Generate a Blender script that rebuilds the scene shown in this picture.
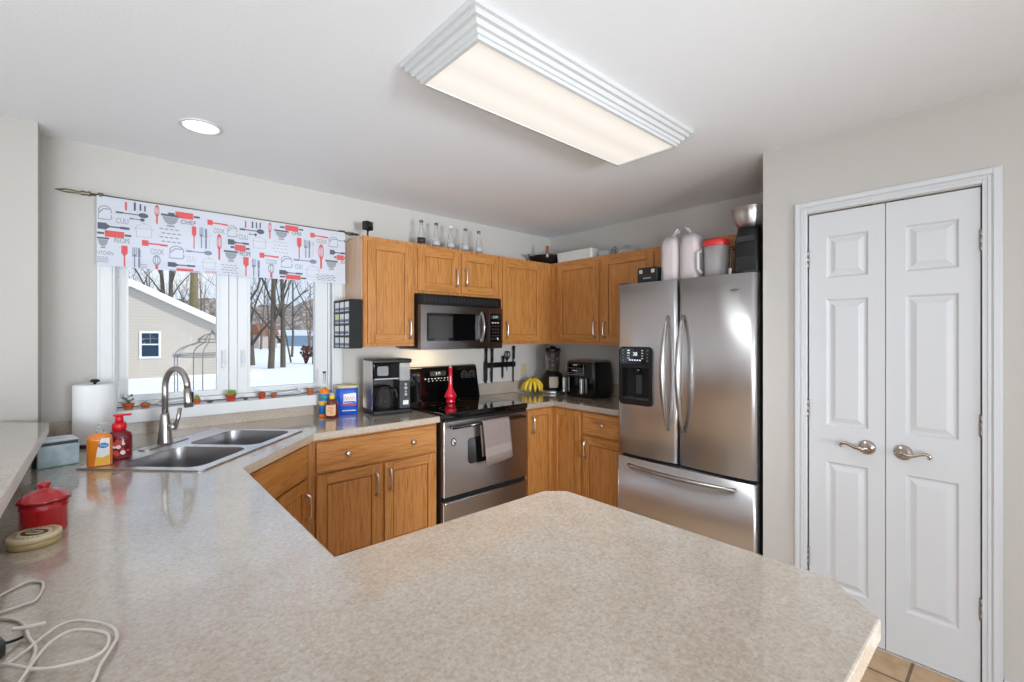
import bpy, bmesh, math, random
from mathutils import Matrix, Vector
R = math.radians
random.seed(7)
C = bpy.context.scene.collection
scene = bpy.context.scene
for o in list(bpy.data.objects):
    bpy.data.objects.remove(o)

def lin(c):
    c /= 255.0
    return c / 12.92 if c <= 0.04045 else ((c + 0.055) / 1.055) ** 2.4
def rgb(r, g, b):
    return (lin(r), lin(g), lin(b), 1.0)

# ------------------------------------------------------------------ camera
cd = bpy.data.cameras.new('camera')
cam = bpy.data.objects.new('camera', cd); C.objects.link(cam)
cam.location = (0, 0, 1.445)
cam.rotation_euler = (R(90), 0, R(48.254 - 90))
cd.sensor_width = 36.0; cd.lens = 457.5 / 1024 * 36
cd.shift_y = -5.08 / 1024
cd.clip_start = 0.05; cd.clip_end = 500
scene.camera = cam
# ------------------------------------------------------------------ exposure
scene.view_settings.view_transform = 'Standard'
scene.view_settings.look = 'None'
scene.view_settings.gamma = 1.0
scene.view_settings.use_curve_mapping = False
scene.view_settings.exposure = 0.0
# ------------------------------------------------------------------ sky
w = bpy.data.worlds.new('World'); scene.world = w; w.use_nodes = True
nt = w.node_tree; nt.nodes.clear()
out = nt.nodes.new('ShaderNodeOutputWorld'); bg = nt.nodes.new('ShaderNodeBackground')
tc = nt.nodes.new('ShaderNodeTexCoord'); sp = nt.nodes.new('ShaderNodeSeparateXYZ')
rp = nt.nodes.new('ShaderNodeValToRGB'); nz = nt.nodes.new('ShaderNodeTexNoise'); mx = nt.nodes.new('ShaderNodeMixRGB')
cr = nt.nodes.new('ShaderNodeValToRGB')
nt.links.new(tc.outputs['Generated'], sp.inputs[0]); nt.links.new(sp.outputs['Z'], rp.inputs[0])
rp.color_ramp.elements[0].color = rgb(222, 232, 246); rp.color_ramp.elements[0].position = 0.0
rp.color_ramp.elements[1].color = rgb(168, 202, 244); rp.color_ramp.elements[1].position = 0.5
nz.inputs['Scale'].default_value = 5.0; nz.inputs['Detail'].default_value = 6
nt.links.new(tc.outputs['Generated'], nz.inputs['Vector']); nt.links.new(nz.outputs['Fac'], cr.inputs[0])
cr.color_ramp.elements[0].position = 0.48; cr.color_ramp.elements[1].position = 0.68
nt.links.new(cr.outputs[0], mx.inputs[0]); nt.links.new(rp.outputs[0], mx.inputs[1]); mx.inputs[2].default_value = (0.95, 0.96, 1, 1)
nt.links.new(mx.outputs[0], bg.inputs[0]); bg.inputs[1].default_value = 1.15
nt.links.new(bg.outputs[0], out.inputs[0])
# ------------------------------------------------------------------ sun, added fill lights, microwave lamp
def lamp(name, kind, loc, rot, energy, color=(1, 1, 1), size=None, sy=None, spread=None):
    l = bpy.data.lights.new(name, kind); l.energy = energy; l.color = color
    if kind == 'AREA':
        l.shape = 'RECTANGLE'; l.size = size; l.size_y = sy
        if spread: l.spread = R(spread)
    o = bpy.data.objects.new(name, l); o.location = loc; o.rotation_euler = rot; C.objects.link(o); return o
s = lamp('winter_sun', 'SUN', (0, 0, 20), (R(55), 0, R(40)), 2.6, (1, 0.92, 0.80)); s.data.angle = R(3)
# added fill panels set in the unseen openings behind the camera
lamp('fill_patio_opening', 'AREA', (0.2, -3.42, 1.15), (R(90), 0, 0), 12, (0.88, 0.94, 1), 3.4, 2.1)
lamp('fill_west_opening', 'AREA', (-4.42, -0.7, 1.45), (R(90), 0, R(-90)), 9, (0.88, 0.94, 1), 2.6, 1.7)
# added soft fill behind the camera, aimed up like a bounced flash
def aim(loc, to): return (Vector(to) - Vector(loc)).to_track_quat('-Z', 'Y').to_euler()
for fl_, ft_, fe_ in (((-1.3, -1.5, 0.9), (2.0, 2.4, 2.6), 80), ((-1.7, 0.4, 1.0), (1.2, 2.6, 2.6), 33)):
    lamp('bounce_fill', 'AREA', fl_, aim(fl_, ft_), fe_, (0.83, 0.915, 1), 1.5, 1.5)
kf = lamp('kitchen_fill_spot', 'SPOT', (0.7, -2.7, 1.2), aim((0.7, -2.7, 1.2), (1.75, 3.0, 1.5)), 850, (0.83, 0.915, 1)); kf.data.spot_size = R(50); kf.data.spot_blend = 1.0; kf.data.shadow_soft_size = 0.45  # added spot, lifts the far cabinets and refrigerator directly
# added down-facing panel just under the diffuser, beam narrowed so it stays unseen
lamp('ceiling_light_fill', 'AREA', (1.458, 1.285, 2.353), (0, 0, 0), 10, (0.88, 0.94, 1), 1.14, 0.31, 100)
# added unseen fill lights overhead behind the camera, and the microwave's cooktop lamp
for lx_, ly_ in ((-2.2, -1.6), (0.8, -1.6), (-2.2, 1.2)):
    lamp('living_area_fill', 'AREA', (lx_, ly_, 2.42), (0, 0, 0), 3, (0.95, 0.97, 1), 0.4, 0.4)
lamp('microwave_underlight', 'AREA', (1.90, 3.02, 1.335), (R(25), 0, 0), 1.3, (1, 0.78, 0.48), 0.2, 0.06)

# ------------------------------------------------------------------ materials
M = {}
def newmat(name):
    m = bpy.data.materials.new(name); m.use_nodes = True; M[name] = m
    return m, m.node_tree, m.node_tree.nodes['Principled BSDF']
def mat(name, col, rough=0.5, metal=0.0, coat=0.0, spec=0.5, noise=0.0, nscale=40, bump=0.0, bscale=200):
    m, t, b = newmat(name)
    b.inputs['Base Color'].default_value = col; b.inputs['Roughness'].default_value = rough
    b.inputs['Metallic'].default_value = metal; b.inputs['Coat Weight'].default_value = coat
    b.inputs['Specular IOR Level'].default_value = spec
    if noise or bump:
        tcn = t.nodes.new('ShaderNodeTexCoord')
    if noise:
        n = t.nodes.new('ShaderNodeTexNoise'); n.inputs['Scale'].default_value = nscale; n.inputs['Detail'].default_value = 4
        t.links.new(tcn.outputs['Object'], n.inputs['Vector'])
        r = t.nodes.new('ShaderNodeValToRGB'); t.links.new(n.outputs['Fac'], r.inputs[0])
        r.color_ramp.elements[0].position = 0.3; r.color_ramp.elements[1].position = 0.7
        r.color_ramp.elements[0].color = tuple(max(0, c * (1 - noise)) for c in col[:3]) + (1,)
        r.color_ramp.elements[1].color = tuple(min(1, c * (1 + noise)) for c in col[:3]) + (1,)
        t.links.new(r.outputs[0], b.inputs['Base Color'])
    if bump:
        n = t.nodes.new('ShaderNodeTexNoise'); n.inputs['Scale'].default_value = bscale; n.inputs['Detail'].default_value = 3
        t.links.new(tcn.outputs['Object'], n.inputs['Vector'])
        bp_ = t.nodes.new('ShaderNodeBump'); bp_.inputs['Strength'].default_value = bump; bp_.inputs['Distance'].default_value = 0.002
        t.links.new(n.outputs['Fac'], bp_.inputs['Height']); t.links.new(bp_.outputs[0], b.inputs['Normal'])
    return m
def wood(name, axis, c0, c1, c2, rough=0.38, s=1.0):
    m, t, b = newmat(name)
    tcn = t.nodes.new('ShaderNodeTexCoord'); oi = t.nodes.new('ShaderNodeObjectInfo')
    sc = t.nodes.new('ShaderNodeVectorMath'); sc.operation = 'MULTIPLY_ADD'
    mul = t.nodes.new('ShaderNodeVectorMath'); mul.operation = 'SCALE'; mul.inputs[0].default_value = (7.3, 5.1, 9.7)
    t.links.new(oi.outputs['Random'], mul.inputs['Scale'])
    t.links.new(tcn.outputs['Object'], sc.inputs[0])
    k = [22 * s, 22 * s, 22 * s]; k['xyz'.index(axis)] = 1.3 * s
    sc.inputs[1].default_value = k; t.links.new(mul.outputs[0], sc.inputs[2])
    n1 = t.nodes.new('ShaderNodeTexNoise'); n1.inputs['Scale'].default_value = 0.8; n1.inputs['Detail'].default_value = 3; n1.inputs['Distortion'].default_value = 0.9
    t.links.new(sc.outputs[0], n1.inputs['Vector'])
    # cathedral rings from the low frequency noise
    m1 = t.nodes.new('ShaderNodeMath'); m1.operation = 'MULTIPLY'; m1.inputs[1].default_value = 34
    sn = t.nodes.new('ShaderNodeMath'); sn.operation = 'SINE'
    t.links.new(n1.outputs['Fac'], m1.inputs[0]); t.links.new(m1.outputs[0], sn.inputs[0])
    n2 = t.nodes.new('ShaderNodeTexNoise'); n2.inputs['Scale'].default_value = 7; n2.inputs['Detail'].default_value = 4
    t.links.new(sc.outputs[0], n2.inputs['Vector'])
    a = t.nodes.new('ShaderNodeMath'); a.operation = 'MULTIPLY_ADD'; a.inputs[1].default_value = 0.09
    t.links.new(sn.outputs[0], a.inputs[0]); t.links.new(n2.outputs['Fac'], a.inputs[2])
    r = t.nodes.new('ShaderNodeValToRGB'); t.links.new(a.outputs[0], r.inputs[0])
    e = r.color_ramp.elements; e[0].position = 0.22; e[0].color = c0; e[1].position = 0.78; e[1].color = c2
    x = e.new(0.5); x.color = c1
    t.links.new(r.outputs[0], b.inputs['Base Color']); b.inputs['Roughness'].default_value = rough
    b.inputs['Coat Weight'].default_value = 0.15; b.inputs['Coat Roughness'].default_value = 0.25
OAK = (rgb(154, 95, 41), rgb(186, 125, 64), rgb(196, 139, 80))
wood('oak_v', 'z', *OAK); wood('oak_h', 'x', *OAK)
wood('oak_end', 'z', rgb(190, 150, 118), rgb(208, 172, 142), rgb(216, 184, 156), 0.4)
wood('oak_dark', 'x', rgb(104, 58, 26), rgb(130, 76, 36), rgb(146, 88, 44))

def laminate(name, dark, mid, light, rough=0.3):
    m, t, b = newmat(name)
    tcn = t.nodes.new('ShaderNodeTexCoord')
    n = t.nodes.new('ShaderNodeTexNoise'); n.inputs['Scale'].default_value = 120; n.inputs['Detail'].default_value = 5; n.inputs['Roughness'].default_value = 0.7
    n.inputs['Distortion'].default_value = 0.5
    t.links.new(tcn.outputs['Object'], n.inputs['Vector'])
    r = t.nodes.new('ShaderNodeValToRGB'); t.links.new(n.outputs['Fac'], r.inputs[0])
    e = r.color_ramp.elements; e[0].position = 0.30; e[0].color = dark; e[1].position = 0.66; e[1].color = light
    x = e.new(0.47); x.color = mid
    n2 = t.nodes.new('ShaderNodeTexNoise'); n2.inputs['Scale'].default_value = 9; n2.inputs['Detail'].default_value = 3
    t.links.new(tcn.outputs['Object'], n2.inputs['Vector'])
    r2 = t.nodes.new('ShaderNodeValToRGB'); t.links.new(n2.outputs['Fac'], r2.inputs[0])
    r2.color_ramp.elements[0].position = 0.35; r2.color_ramp.elements[0].color = (0.93, 0.90, 0.87, 1); r2.color_ramp.elements[1].position = 0.65; r2.color_ramp.elements[1].color = (1, 1, 1, 1)
    mm = t.nodes.new('ShaderNodeMixRGB'); mm.blend_type = 'MULTIPLY'; mm.inputs[0].default_value = 1
    t.links.new(r.outputs[0], mm.inputs[1]); t.links.new(r2.outputs[0], mm.inputs[2])
    t.links.new(mm.outputs[0], b.inputs['Base Color']); b.inputs['Roughness'].default_value = rough
    b.inputs['Coat Weight'].default_value = 0.8; b.inputs['Coat Roughness'].default_value = 0.08; b.inputs['Coat IOR'].default_value = 1.7
    n3 = t.nodes.new('ShaderNodeTexNoise'); n3.inputs['Scale'].default_value = 130; n3.inputs['Detail'].default_value = 2
    t.links.new(tcn.outputs['Object'], n3.inputs['Vector'])
    bu = t.nodes.new('ShaderNodeBump'); bu.inputs['Strength'].default_value = 0.12; bu.inputs['Distance'].default_value = 0.001
    t.links.new(n3.outputs['Fac'], bu.inputs['Height']); t.links.new(bu.outputs[0], b.inputs['Normal'])
laminate('laminate', rgb(152, 137, 121), rgb(174, 162, 148), rgb(189, 181, 171), 0.2)
laminate('laminate_edge', rgb(164, 145, 124), rgb(190, 173, 154), rgb(206, 193, 178), 0.4)

def steel(name, col, rough, aniso=0.0, rot=0.0, axis='Z'):
    m, t, b = newmat(name)
    b.inputs['Base Color'].default_value = col; b.inputs['Metallic'].default_value = 1; b.inputs['Roughness'].default_value = rough
    if aniso:
        b.inputs['Anisotropic'].default_value = aniso; b.inputs['Anisotropic Rotation'].default_value = rot
        tn = t.nodes.new('ShaderNodeTangent'); tn.direction_type = 'RADIAL'; tn.axis = axis
        t.links.new(tn.outputs[0], b.inputs['Tangent'])
steel('stainless', (0.70, 0.695, 0.70, 1), 0.33, 0.85, 0.25)
steel('stainless_dark', (0.36, 0.34, 0.34, 1), 0.30, 0.5, 0.25)
steel('handle_steel', (0.40, 0.385, 0.37, 1), 0.3)
steel('oven_steel', (0.47, 0.445, 0.43, 1), 0.31, 0.6, 0.25)
steel('sink_steel', (0.42, 0.42, 0.43, 1), 0.36)
steel('brushed_nickel', (0.46, 0.44, 0.41, 1), 0.30)
steel('satin_nickel', (0.72, 0.70, 0.66, 1), 0.3)
steel('chrome', (0.75, 0.75, 0.76, 1), 0.12)
steel('bronze', (0.22, 0.19, 0.14, 1), 0.45)
def glassy(name, tint, gloss=0.12, rough=0.02, opac=0.0, col=None):
    m, t, b = newmat(name); t.nodes.remove(b)
    o = t.nodes['Material Output']; tr = t.nodes.new('ShaderNodeBsdfTransparent'); gl = t.nodes.new('ShaderNodeBsdfGlossy')
    tr.inputs[0].default_value = tint; gl.inputs['Roughness'].default_value = rough
    lw = t.nodes.new('ShaderNodeLayerWeight'); lw.inputs[0].default_value = gloss
    mxs = t.nodes.new('ShaderNodeMixShader')
    t.links.new(lw.outputs['Facing'], mxs.inputs[0]); t.links.new(tr.outputs[0], mxs.inputs[1]); t.links.new(gl.outputs[0], mxs.inputs[2])
    last = mxs
    if opac:
        df = t.nodes.new('ShaderNodeBsdfDiffuse'); df.inputs[0].default_value = col
        m2 = t.nodes.new('ShaderNodeMixShader'); m2.inputs[0].default_value = opac
        t.links.new(mxs.outputs[0], m2.inputs[1]); t.links.new(df.outputs[0], m2.inputs[2]); last = m2
    t.links.new(last.outputs[0], o.inputs[0])
glassy('pane_glass', (0.97, 0.98, 0.98, 1), 0.06)
glassy('bottle_glass', (0.90, 0.92, 0.91, 1), 0.35, 0.03, 0.10, (0.8, 0.82, 0.82, 1))
glassy('dark_glass', (0.55, 0.5, 0.48, 1), 0.3, 0.05, 0.25, (0.1, 0.09, 0.09, 1))
glassy('clear_plastic', (0.86, 0.86, 0.86, 1), 0.3, 0.1, 0.42, (0.72, 0.70, 0.70, 1))
glassy('bag_film', (0.95, 0.95, 0.95, 1), 0.3, 0.15, 0.35, (0.85, 0.82, 0.82, 1))
def glow_panel(name, col, strength):
    # lamp diffuser over two long tubes: a little dimmer between the tubes and at the rim
    m, t, b = newmat(name); b.inputs['Base Color'].default_value = (0.3, 0.3, 0.3, 1); b.inputs['Roughness'].default_value = 0.6
    tcn = t.nodes.new('ShaderNodeTexCoord'); sx = t.nodes.new('ShaderNodeSeparateXYZ'); t.links.new(tcn.outputs['Object'], sx.inputs[0])
    a = t.nodes.new('ShaderNodeMath'); a.operation = 'ABSOLUTE'; t.links.new(sx.outputs['Y'], a.inputs[0])
    r = t.nodes.new('ShaderNodeValToRGB'); t.links.new(a.outputs[0], r.inputs[0]); e = r.color_ramp.elements
    e[0].position = 0.0; e[0].color = (0.86, 0.86, 0.86, 1); e[1].position = 0.16; e[1].color = (0.84, 0.84, 0.84, 1); x = e.new(0.075); x.color = (1, 1, 1, 1)
    ml = t.nodes.new('ShaderNodeMath'); ml.operation = 'MULTIPLY'; ml.inputs[1].default_value = strength
    t.links.new(r.outputs[0], ml.inputs[0]); t.links.new(ml.outputs[0], b.inputs['Emission Strength']); b.inputs['Emission Color'].default_value = col
def emis(name, col, strength):
    m, t, b = newmat(name)
    b.inputs['Base Color'].default_value = (0.8, 0.8, 0.8, 1)
    b.inputs['Emission Color'].default_value = col; b.inputs['Emission Strength'].default_value = strength
glow_panel('diffuser_glow', (1, 0.92, 0.82, 1), 0.80); emis('can_glow', (1, 0.97, 0.9, 1), 4)
emis('display_green', (0.1, 0.9, 0.5, 1), 0.5); emis('display_white', (0.8, 0.9, 1, 1), 0.7)
emis('display_blue', (0.5, 0.6, 1, 1), 0.5)
mat('wall_paint', rgb(193, 188, 181), 0.85, bump=0.25, bscale=90)
mat('ceiling_paint', rgb(236, 237, 238), 0.9, bump=0.5, bscale=110)
mat('white_paint', rgb(214, 214, 213), 0.42)
mat('door_white', rgb(208, 209, 210), 0.45)
mat('vinyl_white', rgb(216, 216, 215), 0.4)
mat('black', rgb(14, 14, 14), 0.35); mat('black_gloss', rgb(9, 9, 9), 0.07, coat=0.5)
mat('black_glass', rgb(10, 10, 11), 0.03, coat=0.6); mat('black_matte', rgb(26, 26, 27), 0.6)
mat('charcoal', rgb(52, 52, 54), 0.45); mat('grey', rgb(128, 128, 128), 0.5); mat('light_grey', rgb(186, 186, 186), 0.5)
mat('screen_grey', rgb(58, 55, 54), 0.12)
mat('red_enamel', rgb(168, 12, 22), 0.12, coat=0.6); mat('red_glass', rgb(205, 20, 48), 0.08, coat=0.5)
mat('red_plastic', rgb(212, 18, 40), 0.3); mat('red_lid', rgb(214, 52, 52), 0.35); mat('dark_red', rgb(120, 14, 30), 0.2)
mat('amber', rgb(226, 128, 28), 0.12, coat=0.5); mat('orange_label', rgb(240, 180, 60), 0.4); mat('brown_syrup', rgb(98, 36, 16), 0.12, coat=0.5)
mat('blue', rgb(26, 84, 190), 0.3); mat('label_blue', rgb(40, 120, 190), 0.4); mat('teal', rgb(60, 140, 150), 0.4)
mat('tan_lid', rgb(206, 190, 140), 0.4); mat('yellow', rgb(238, 196, 40), 0.4); mat('label_white', rgb(232, 230, 226), 0.5)
mat('label_tan', rgb(226, 186, 140), 0.5); mat('label_red', rgb(200, 50, 40), 0.5); mat('label_dark', rgb(50, 46, 44), 0.5)
mat('banana', rgb(236, 200, 50), 0.5, noise=0.1, nscale=30); mat('banana_tip', rgb(110, 90, 30), 0.6)
mat('terracotta', rgb(190, 92, 48), 0.75, noise=0.15, nscale=60); mat('terracotta_red', rgb(188, 66, 40), 0.7, noise=0.12)
mat('plant_green', rgb(110, 160, 60), 0.6, noise=0.25, nscale=80); mat('plant_grey', rgb(120, 128, 120), 0.7, noise=0.2); mat('plant_olive', rgb(140, 130, 50), 0.7)
mat('plant_brown', rgb(140, 70, 60), 0.7, noise=0.2)
mat('soil', rgb(70, 55, 45), 0.9); mat('stone', rgb(70, 74, 76), 0.55, noise=0.3, nscale=50)
mat('paper', rgb(236, 236, 235), 0.9, bump=0.5, bscale=160); mat('towel', rgb(140, 125, 119), 0.95, noise=0.12, nscale=160, bump=1.0, bscale=420)
mat('towel_band', rgb(152, 137, 131), 0.8, noise=0.06, nscale=200)
mat('fixture_white', rgb(196, 196, 194), 0.5); mat('edge_light', rgb(236, 232, 226), 0.4); mat('tin_beige', rgb(206, 190, 156), 0.5, noise=0.05, nscale=60); mat('tin_edge', rgb(176, 154, 108), 0.45)
mat('cable_white', rgb(214, 206, 195), 0.45); mat('bread', rgb(232, 212, 208), 0.7, noise=0.10, nscale=45, bump=0.8, bscale=90)
mat('outlet', rgb(190, 172, 146), 0.45); mat('pan_black', rgb(20, 20, 20), 0.45); mat('wood_handle', rgb(150, 80, 48), 0.5)
mat('tray_white', rgb(206, 206, 200), 0.4); mat('orange_fruit', rgb(236, 160, 50), 0.5)
mat('print_red', rgb(208, 88, 88), 0.8); mat('print_dark', rgb(88, 92, 104), 0.8); mat('print_grey', rgb(150, 150, 156), 0.8)
mat('print_light', rgb(196, 192, 192), 0.8); mat('print_blue', rgb(126, 132, 150), 0.8)
mat('snow', rgb(246, 248, 252), 0.9, noise=0.02, nscale=2, bump=0.3, bscale=3)
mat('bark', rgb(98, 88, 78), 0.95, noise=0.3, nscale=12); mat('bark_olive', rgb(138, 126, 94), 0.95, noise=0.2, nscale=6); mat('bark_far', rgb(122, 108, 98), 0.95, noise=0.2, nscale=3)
mat('shingle_brown', rgb(150, 100, 76), 0.9, noise=0.1, nscale=4); mat('house_wall', rgb(188, 178, 168), 0.9); mat('blue_wall', rgb(150, 172, 190), 0.9)
mat('navy_glass', rgb(24, 52, 74), 0.2); mat('wire', rgb(138, 132, 128), 0.6); mat('fence_white', rgb(236, 238, 240), 0.7)
mat('red_leaf', rgb(110, 66, 60), 0.9, noise=0.3, nscale=9)
mat('box_blue', rgb(176, 192, 204), 0.5); mat('box_top', rgb(212, 214, 214), 0.5)
mat('tissue_green', rgb(110, 150, 120), 0.6); mat('backdrop_black', rgb(4, 4, 4), 0.8)
mat('hinge', rgb(150, 144, 138), 0.35, metal=0.9)
# tissue box picture: soft blue landscape bands
m, t, b = newmat('box_picture'); tcn = t.nodes.new('ShaderNodeTexCoord'); n = t.nodes.new('ShaderNodeTexNoise'); n.inputs['Scale'].default_value = 22; n.inputs['Detail'].default_value = 4
t.links.new(tcn.outputs['Object'], n.inputs['Vector']); r = t.nodes.new('ShaderNodeValToRGB'); t.links.new(n.outputs['Fac'], r.inputs[0])
e = r.color_ramp.elements; e[0].position = 0.3; e[0].color = rgb(150, 172, 188); e[1].position = 0.75; e[1].color = rgb(206, 214, 222); x = e.new(0.5); x.color = rgb(172, 196, 202)
t.links.new(r.outputs[0], b.inputs['Base Color'])
# lap siding: rows with a soft step
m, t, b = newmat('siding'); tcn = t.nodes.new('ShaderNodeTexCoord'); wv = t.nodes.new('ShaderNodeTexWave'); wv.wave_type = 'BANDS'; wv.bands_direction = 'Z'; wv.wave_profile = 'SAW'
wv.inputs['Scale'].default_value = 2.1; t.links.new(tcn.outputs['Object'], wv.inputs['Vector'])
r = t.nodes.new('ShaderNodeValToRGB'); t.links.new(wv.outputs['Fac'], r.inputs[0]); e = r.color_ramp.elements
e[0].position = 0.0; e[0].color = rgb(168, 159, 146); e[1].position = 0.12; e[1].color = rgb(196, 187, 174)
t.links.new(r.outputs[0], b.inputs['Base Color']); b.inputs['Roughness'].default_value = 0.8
# wooded hillside: brown brush with light flecks
m, t, b = newmat('brush_hill'); tcn = t.nodes.new('ShaderNodeTexCoord'); n = t.nodes.new('ShaderNodeTexNoise'); n.inputs['Scale'].default_value = 0.9; n.inputs['Detail'].default_value = 8; n.inputs['Roughness'].default_value = 0.75
t.links.new(tcn.outputs['Object'], n.inputs['Vector']); r = t.nodes.new('ShaderNodeValToRGB'); t.links.new(n.outputs['Fac'], r.inputs[0]); e = r.color_ramp.elements
e[0].position = 0.35; e[0].color = rgb(96, 84, 76); e[1].position = 0.68; e[1].color = rgb(216, 214, 214); x = e.new(0.52); x.color = rgb(150, 136, 124)
t.links.new(r.outputs[0], b.inputs['Base Color']); b.inputs['Roughness'].default_value = 1.0
# floor tile
m, t, b = newmat('floor_tile'); tcn = t.nodes.new('ShaderNodeTexCoord'); mp = t.nodes.new('ShaderNodeMapping'); mp.inputs['Location'].default_value = (-2.485, -0.328, 0)
br = t.nodes.new('ShaderNodeTexBrick'); br.offset = 0; br.inputs['Scale'].default_value = 1.0; br.inputs['Brick Width'].default_value = 0.34; br.inputs['Row Height'].default_value = 0.34
br.inputs['Mortar Size'].default_value = 0.006; br.inputs['Color1'].default_value = rgb(196, 164, 128); br.inputs['Color2'].default_value = rgb(184, 150, 114); br.inputs['Mortar'].default_value = rgb(110, 92, 74)
n = t.nodes.new('ShaderNodeTexNoise'); n.inputs['Scale'].default_value = 14; n.inputs['Detail'].default_value = 5
mm = t.nodes.new('ShaderNodeMixRGB'); mm.blend_type = 'MULTIPLY'; mm.inputs[0].default_value = 0.7
r = t.nodes.new('ShaderNodeValToRGB'); r.color_ramp.elements[0].color = (0.7, 0.66, 0.6, 1); r.color_ramp.elements[0].position = 0.3; r.color_ramp.elements[1].position = 0.6
t.links.new(tcn.outputs['Object'], mp.inputs['Vector']); t.links.new(mp.outputs[0], br.inputs['Vector']); t.links.new(tcn.outputs['Object'], n.inputs['Vector']); t.links.new(n.outputs['Fac'], r.inputs[0])
t.links.new(br.outputs['Color'], mm.inputs[1]); t.links.new(r.outputs[0], mm.inputs[2]); t.links.new(mm.outputs[0], b.inputs['Base Color']); b.inputs['Roughness'].default_value = 0.45
# valance cloth: thin white cotton that lets some window light through
m, t, b = newmat('valance_cloth'); o = t.nodes['Material Output']; b.inputs['Base Color'].default_value = rgb(226, 228, 236); b.inputs['Roughness'].default_value = 0.95
tl = t.nodes.new('ShaderNodeBsdfTranslucent'); tl.inputs[0].default_value = rgb(235, 237, 245); ms = t.nodes.new('ShaderNodeMixShader'); ms.inputs[0].default_value = 0.35
t.links.new(b.outputs[0], ms.inputs[1]); t.links.new(tl.outputs[0], ms.inputs[2]); t.links.new(ms.outputs[0], o.inputs[0])

# ------------------------------------------------------------------ mesh helpers
class MB:
    def __init__(s):
        s.bm = bmesh.new(); s.mats = []
    def mi(s, m):
        if m not in s.mats: s.mats.append(m)
        return s.mats.index(m)
    def add(s, verts, faces, m, smooth=False, X=None):
        vs = [s.bm.verts.new(X @ Vector(v) if X else v) for v in verts]
        k = s.mi(m); fs = []
        for f in faces:
            try:
                q = s.bm.faces.new([vs[i] for i in f])
            except ValueError:
                continue
            q.material_index = k; q.smooth = smooth; fs.append(q)
        return vs, fs
    def box(s, x0, x1, y0, y1, z0, z1, m, bev=0.0, seg=2, X=None):
        x0, x1 = min(x0, x1), max(x0, x1); y0, y1 = min(y0, y1), max(y0, y1); z0, z1 = min(z0, z1), max(z0, z1)
        v = [(x, y, z) for z in (z0, z1) for y in (y0, y1) for x in (x0, x1)]
        f = [(0, 2, 3, 1), (4, 5, 7, 6), (0, 1, 5, 4), (2, 6, 7, 3), (0, 4, 6, 2), (1, 3, 7, 5)]
        vs, fs = s.add(v, f, m, X=X)
        if bev:
            es = list({e for q in fs for e in q.edges})
            r = bmesh.ops.bevel(s.bm, geom=es, offset=bev, segments=seg, affect='EDGES', profile=0.5)
            for q in r['faces']: q.material_index = s.mi(m)
        return s
    def prism(s, pts, z0, z1, m, holes=(), side=None, X=None, edge=None):
        # flat plate with holes, extruded from z0 to z1
        k = s.mi(m); ks = s.mi(side or m)
        loops = [pts] + list(holes); tv = []; bv = []
        for lp in loops:
            tv.append([s.bm.verts.new(X @ Vector((p[0], p[1], z1)) if X else (p[0], p[1], z1)) for p in lp])
            bv.append([s.bm.verts.new(X @ Vector((p[0], p[1], z0)) if X else (p[0], p[1], z0)) for p in lp])
        for group in (tv, bv):
            if len(loops) == 1:
                f = s.bm.faces.new(group[0]); f.material_index = k
            else:
                es = []
                for lp in group:
                    for i in range(len(lp)): es.append(s.bm.edges.new((lp[i], lp[(i + 1) % len(lp)])))
                r = bmesh.ops.triangle_fill(s.bm, use_beauty=True, use_dissolve=False, edges=es)
                for g in r['geom']:
                    if isinstance(g, bmesh.types.BMFace): g.material_index = k
        for a, b2 in zip(tv, bv):
            n = len(a)
            for i in range(n):
                q = s.bm.faces.new((b2[i], b2[(i + 1) % n], a[(i + 1) % n], a[i])); q.material_index = ks
        return s
    def lathe(s, prof, m, c=(0, 0, 0), n=28, X=None, smooth=True, sx=1.0, sy=1.0, cap=True):
        v = []; f = []
        for r, z in prof:
            for i in range(n):
                a = 2 * math.pi * i / n
                v.append((c[0] + r * sx * math.cos(a), c[1] + r * sy * math.sin(a), c[2] + z))
        for j in range(len(prof) - 1):
            for i in range(n):
                f.append((j * n + i, j * n + (i + 1) % n, (j + 1) * n + (i + 1) % n, (j + 1) * n + i))
        if cap and prof[0][0] > 1e-6: f.append(tuple(reversed(range(n))))
        if cap and prof[-1][0] > 1e-6: f.append(tuple((len(prof) - 1) * n + i for i in range(n)))
        vs, fs = s.add(v, f, m, smooth, X)
        for q in fs:
            if len(q.verts) > 4: q.smooth = False
        return s
    def cyl(s, c, r, h, m, n=24, axis='z', r2=None, X=None):
        T = Matrix.Translation(c)
        if axis == 'x': T = T @ Matrix.Rotation(R(90), 4, 'Y')
        if axis == 'y': T = T @ Matrix.Rotation(R(-90), 4, 'X')
        if X: T = X @ T
        r2 = r if r2 is None else r2
        b = min(0.15 * r, 0.15 * h)
        return s.lathe([(r - b, 0), (r, b), (r2, h - b), (r2 - b, h)], m, n=n, X=T)
    def tube(s, pts, r, m, n=10, flat=1.0, X=None, up=None):
        P = [Vector(p) for p in pts]; rr = r if isinstance(r, (list, tuple)) else [r] * len(P)
        v = []; f = []; prev = None
        for i, p in enumerate(P):
            d = (P[min(i + 1, len(P) - 1)] - P[max(i - 1, 0)]).normalized()
            if prev is None:
                u = up or (Vector((0, 0, 1)) if abs(d.z) < 0.9 else Vector((1, 0, 0)))
                a = d.cross(Vector(u)).normalized()
            else:
                a = (prev - d * prev.dot(d)).normalized()
            prev = a; b2 = d.cross(a)
            for k in range(n):
                t_ = 2 * math.pi * k / n
                v.append(tuple(p + a * (rr[i] * math.cos(t_)) + b2 * (rr[i] * flat * math.sin(t_))))
        for j in range(len(P) - 1):
            for k in range(n): f.append((j * n + k, j * n + (k + 1) % n, (j + 1) * n + (k + 1) % n, (j + 1) * n + k))
        f.append(tuple(reversed(range(n)))); f.append(tuple((len(P) - 1) * n + k for k in range(n)))
        s.add(v, f, m, True, X); return s
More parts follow.
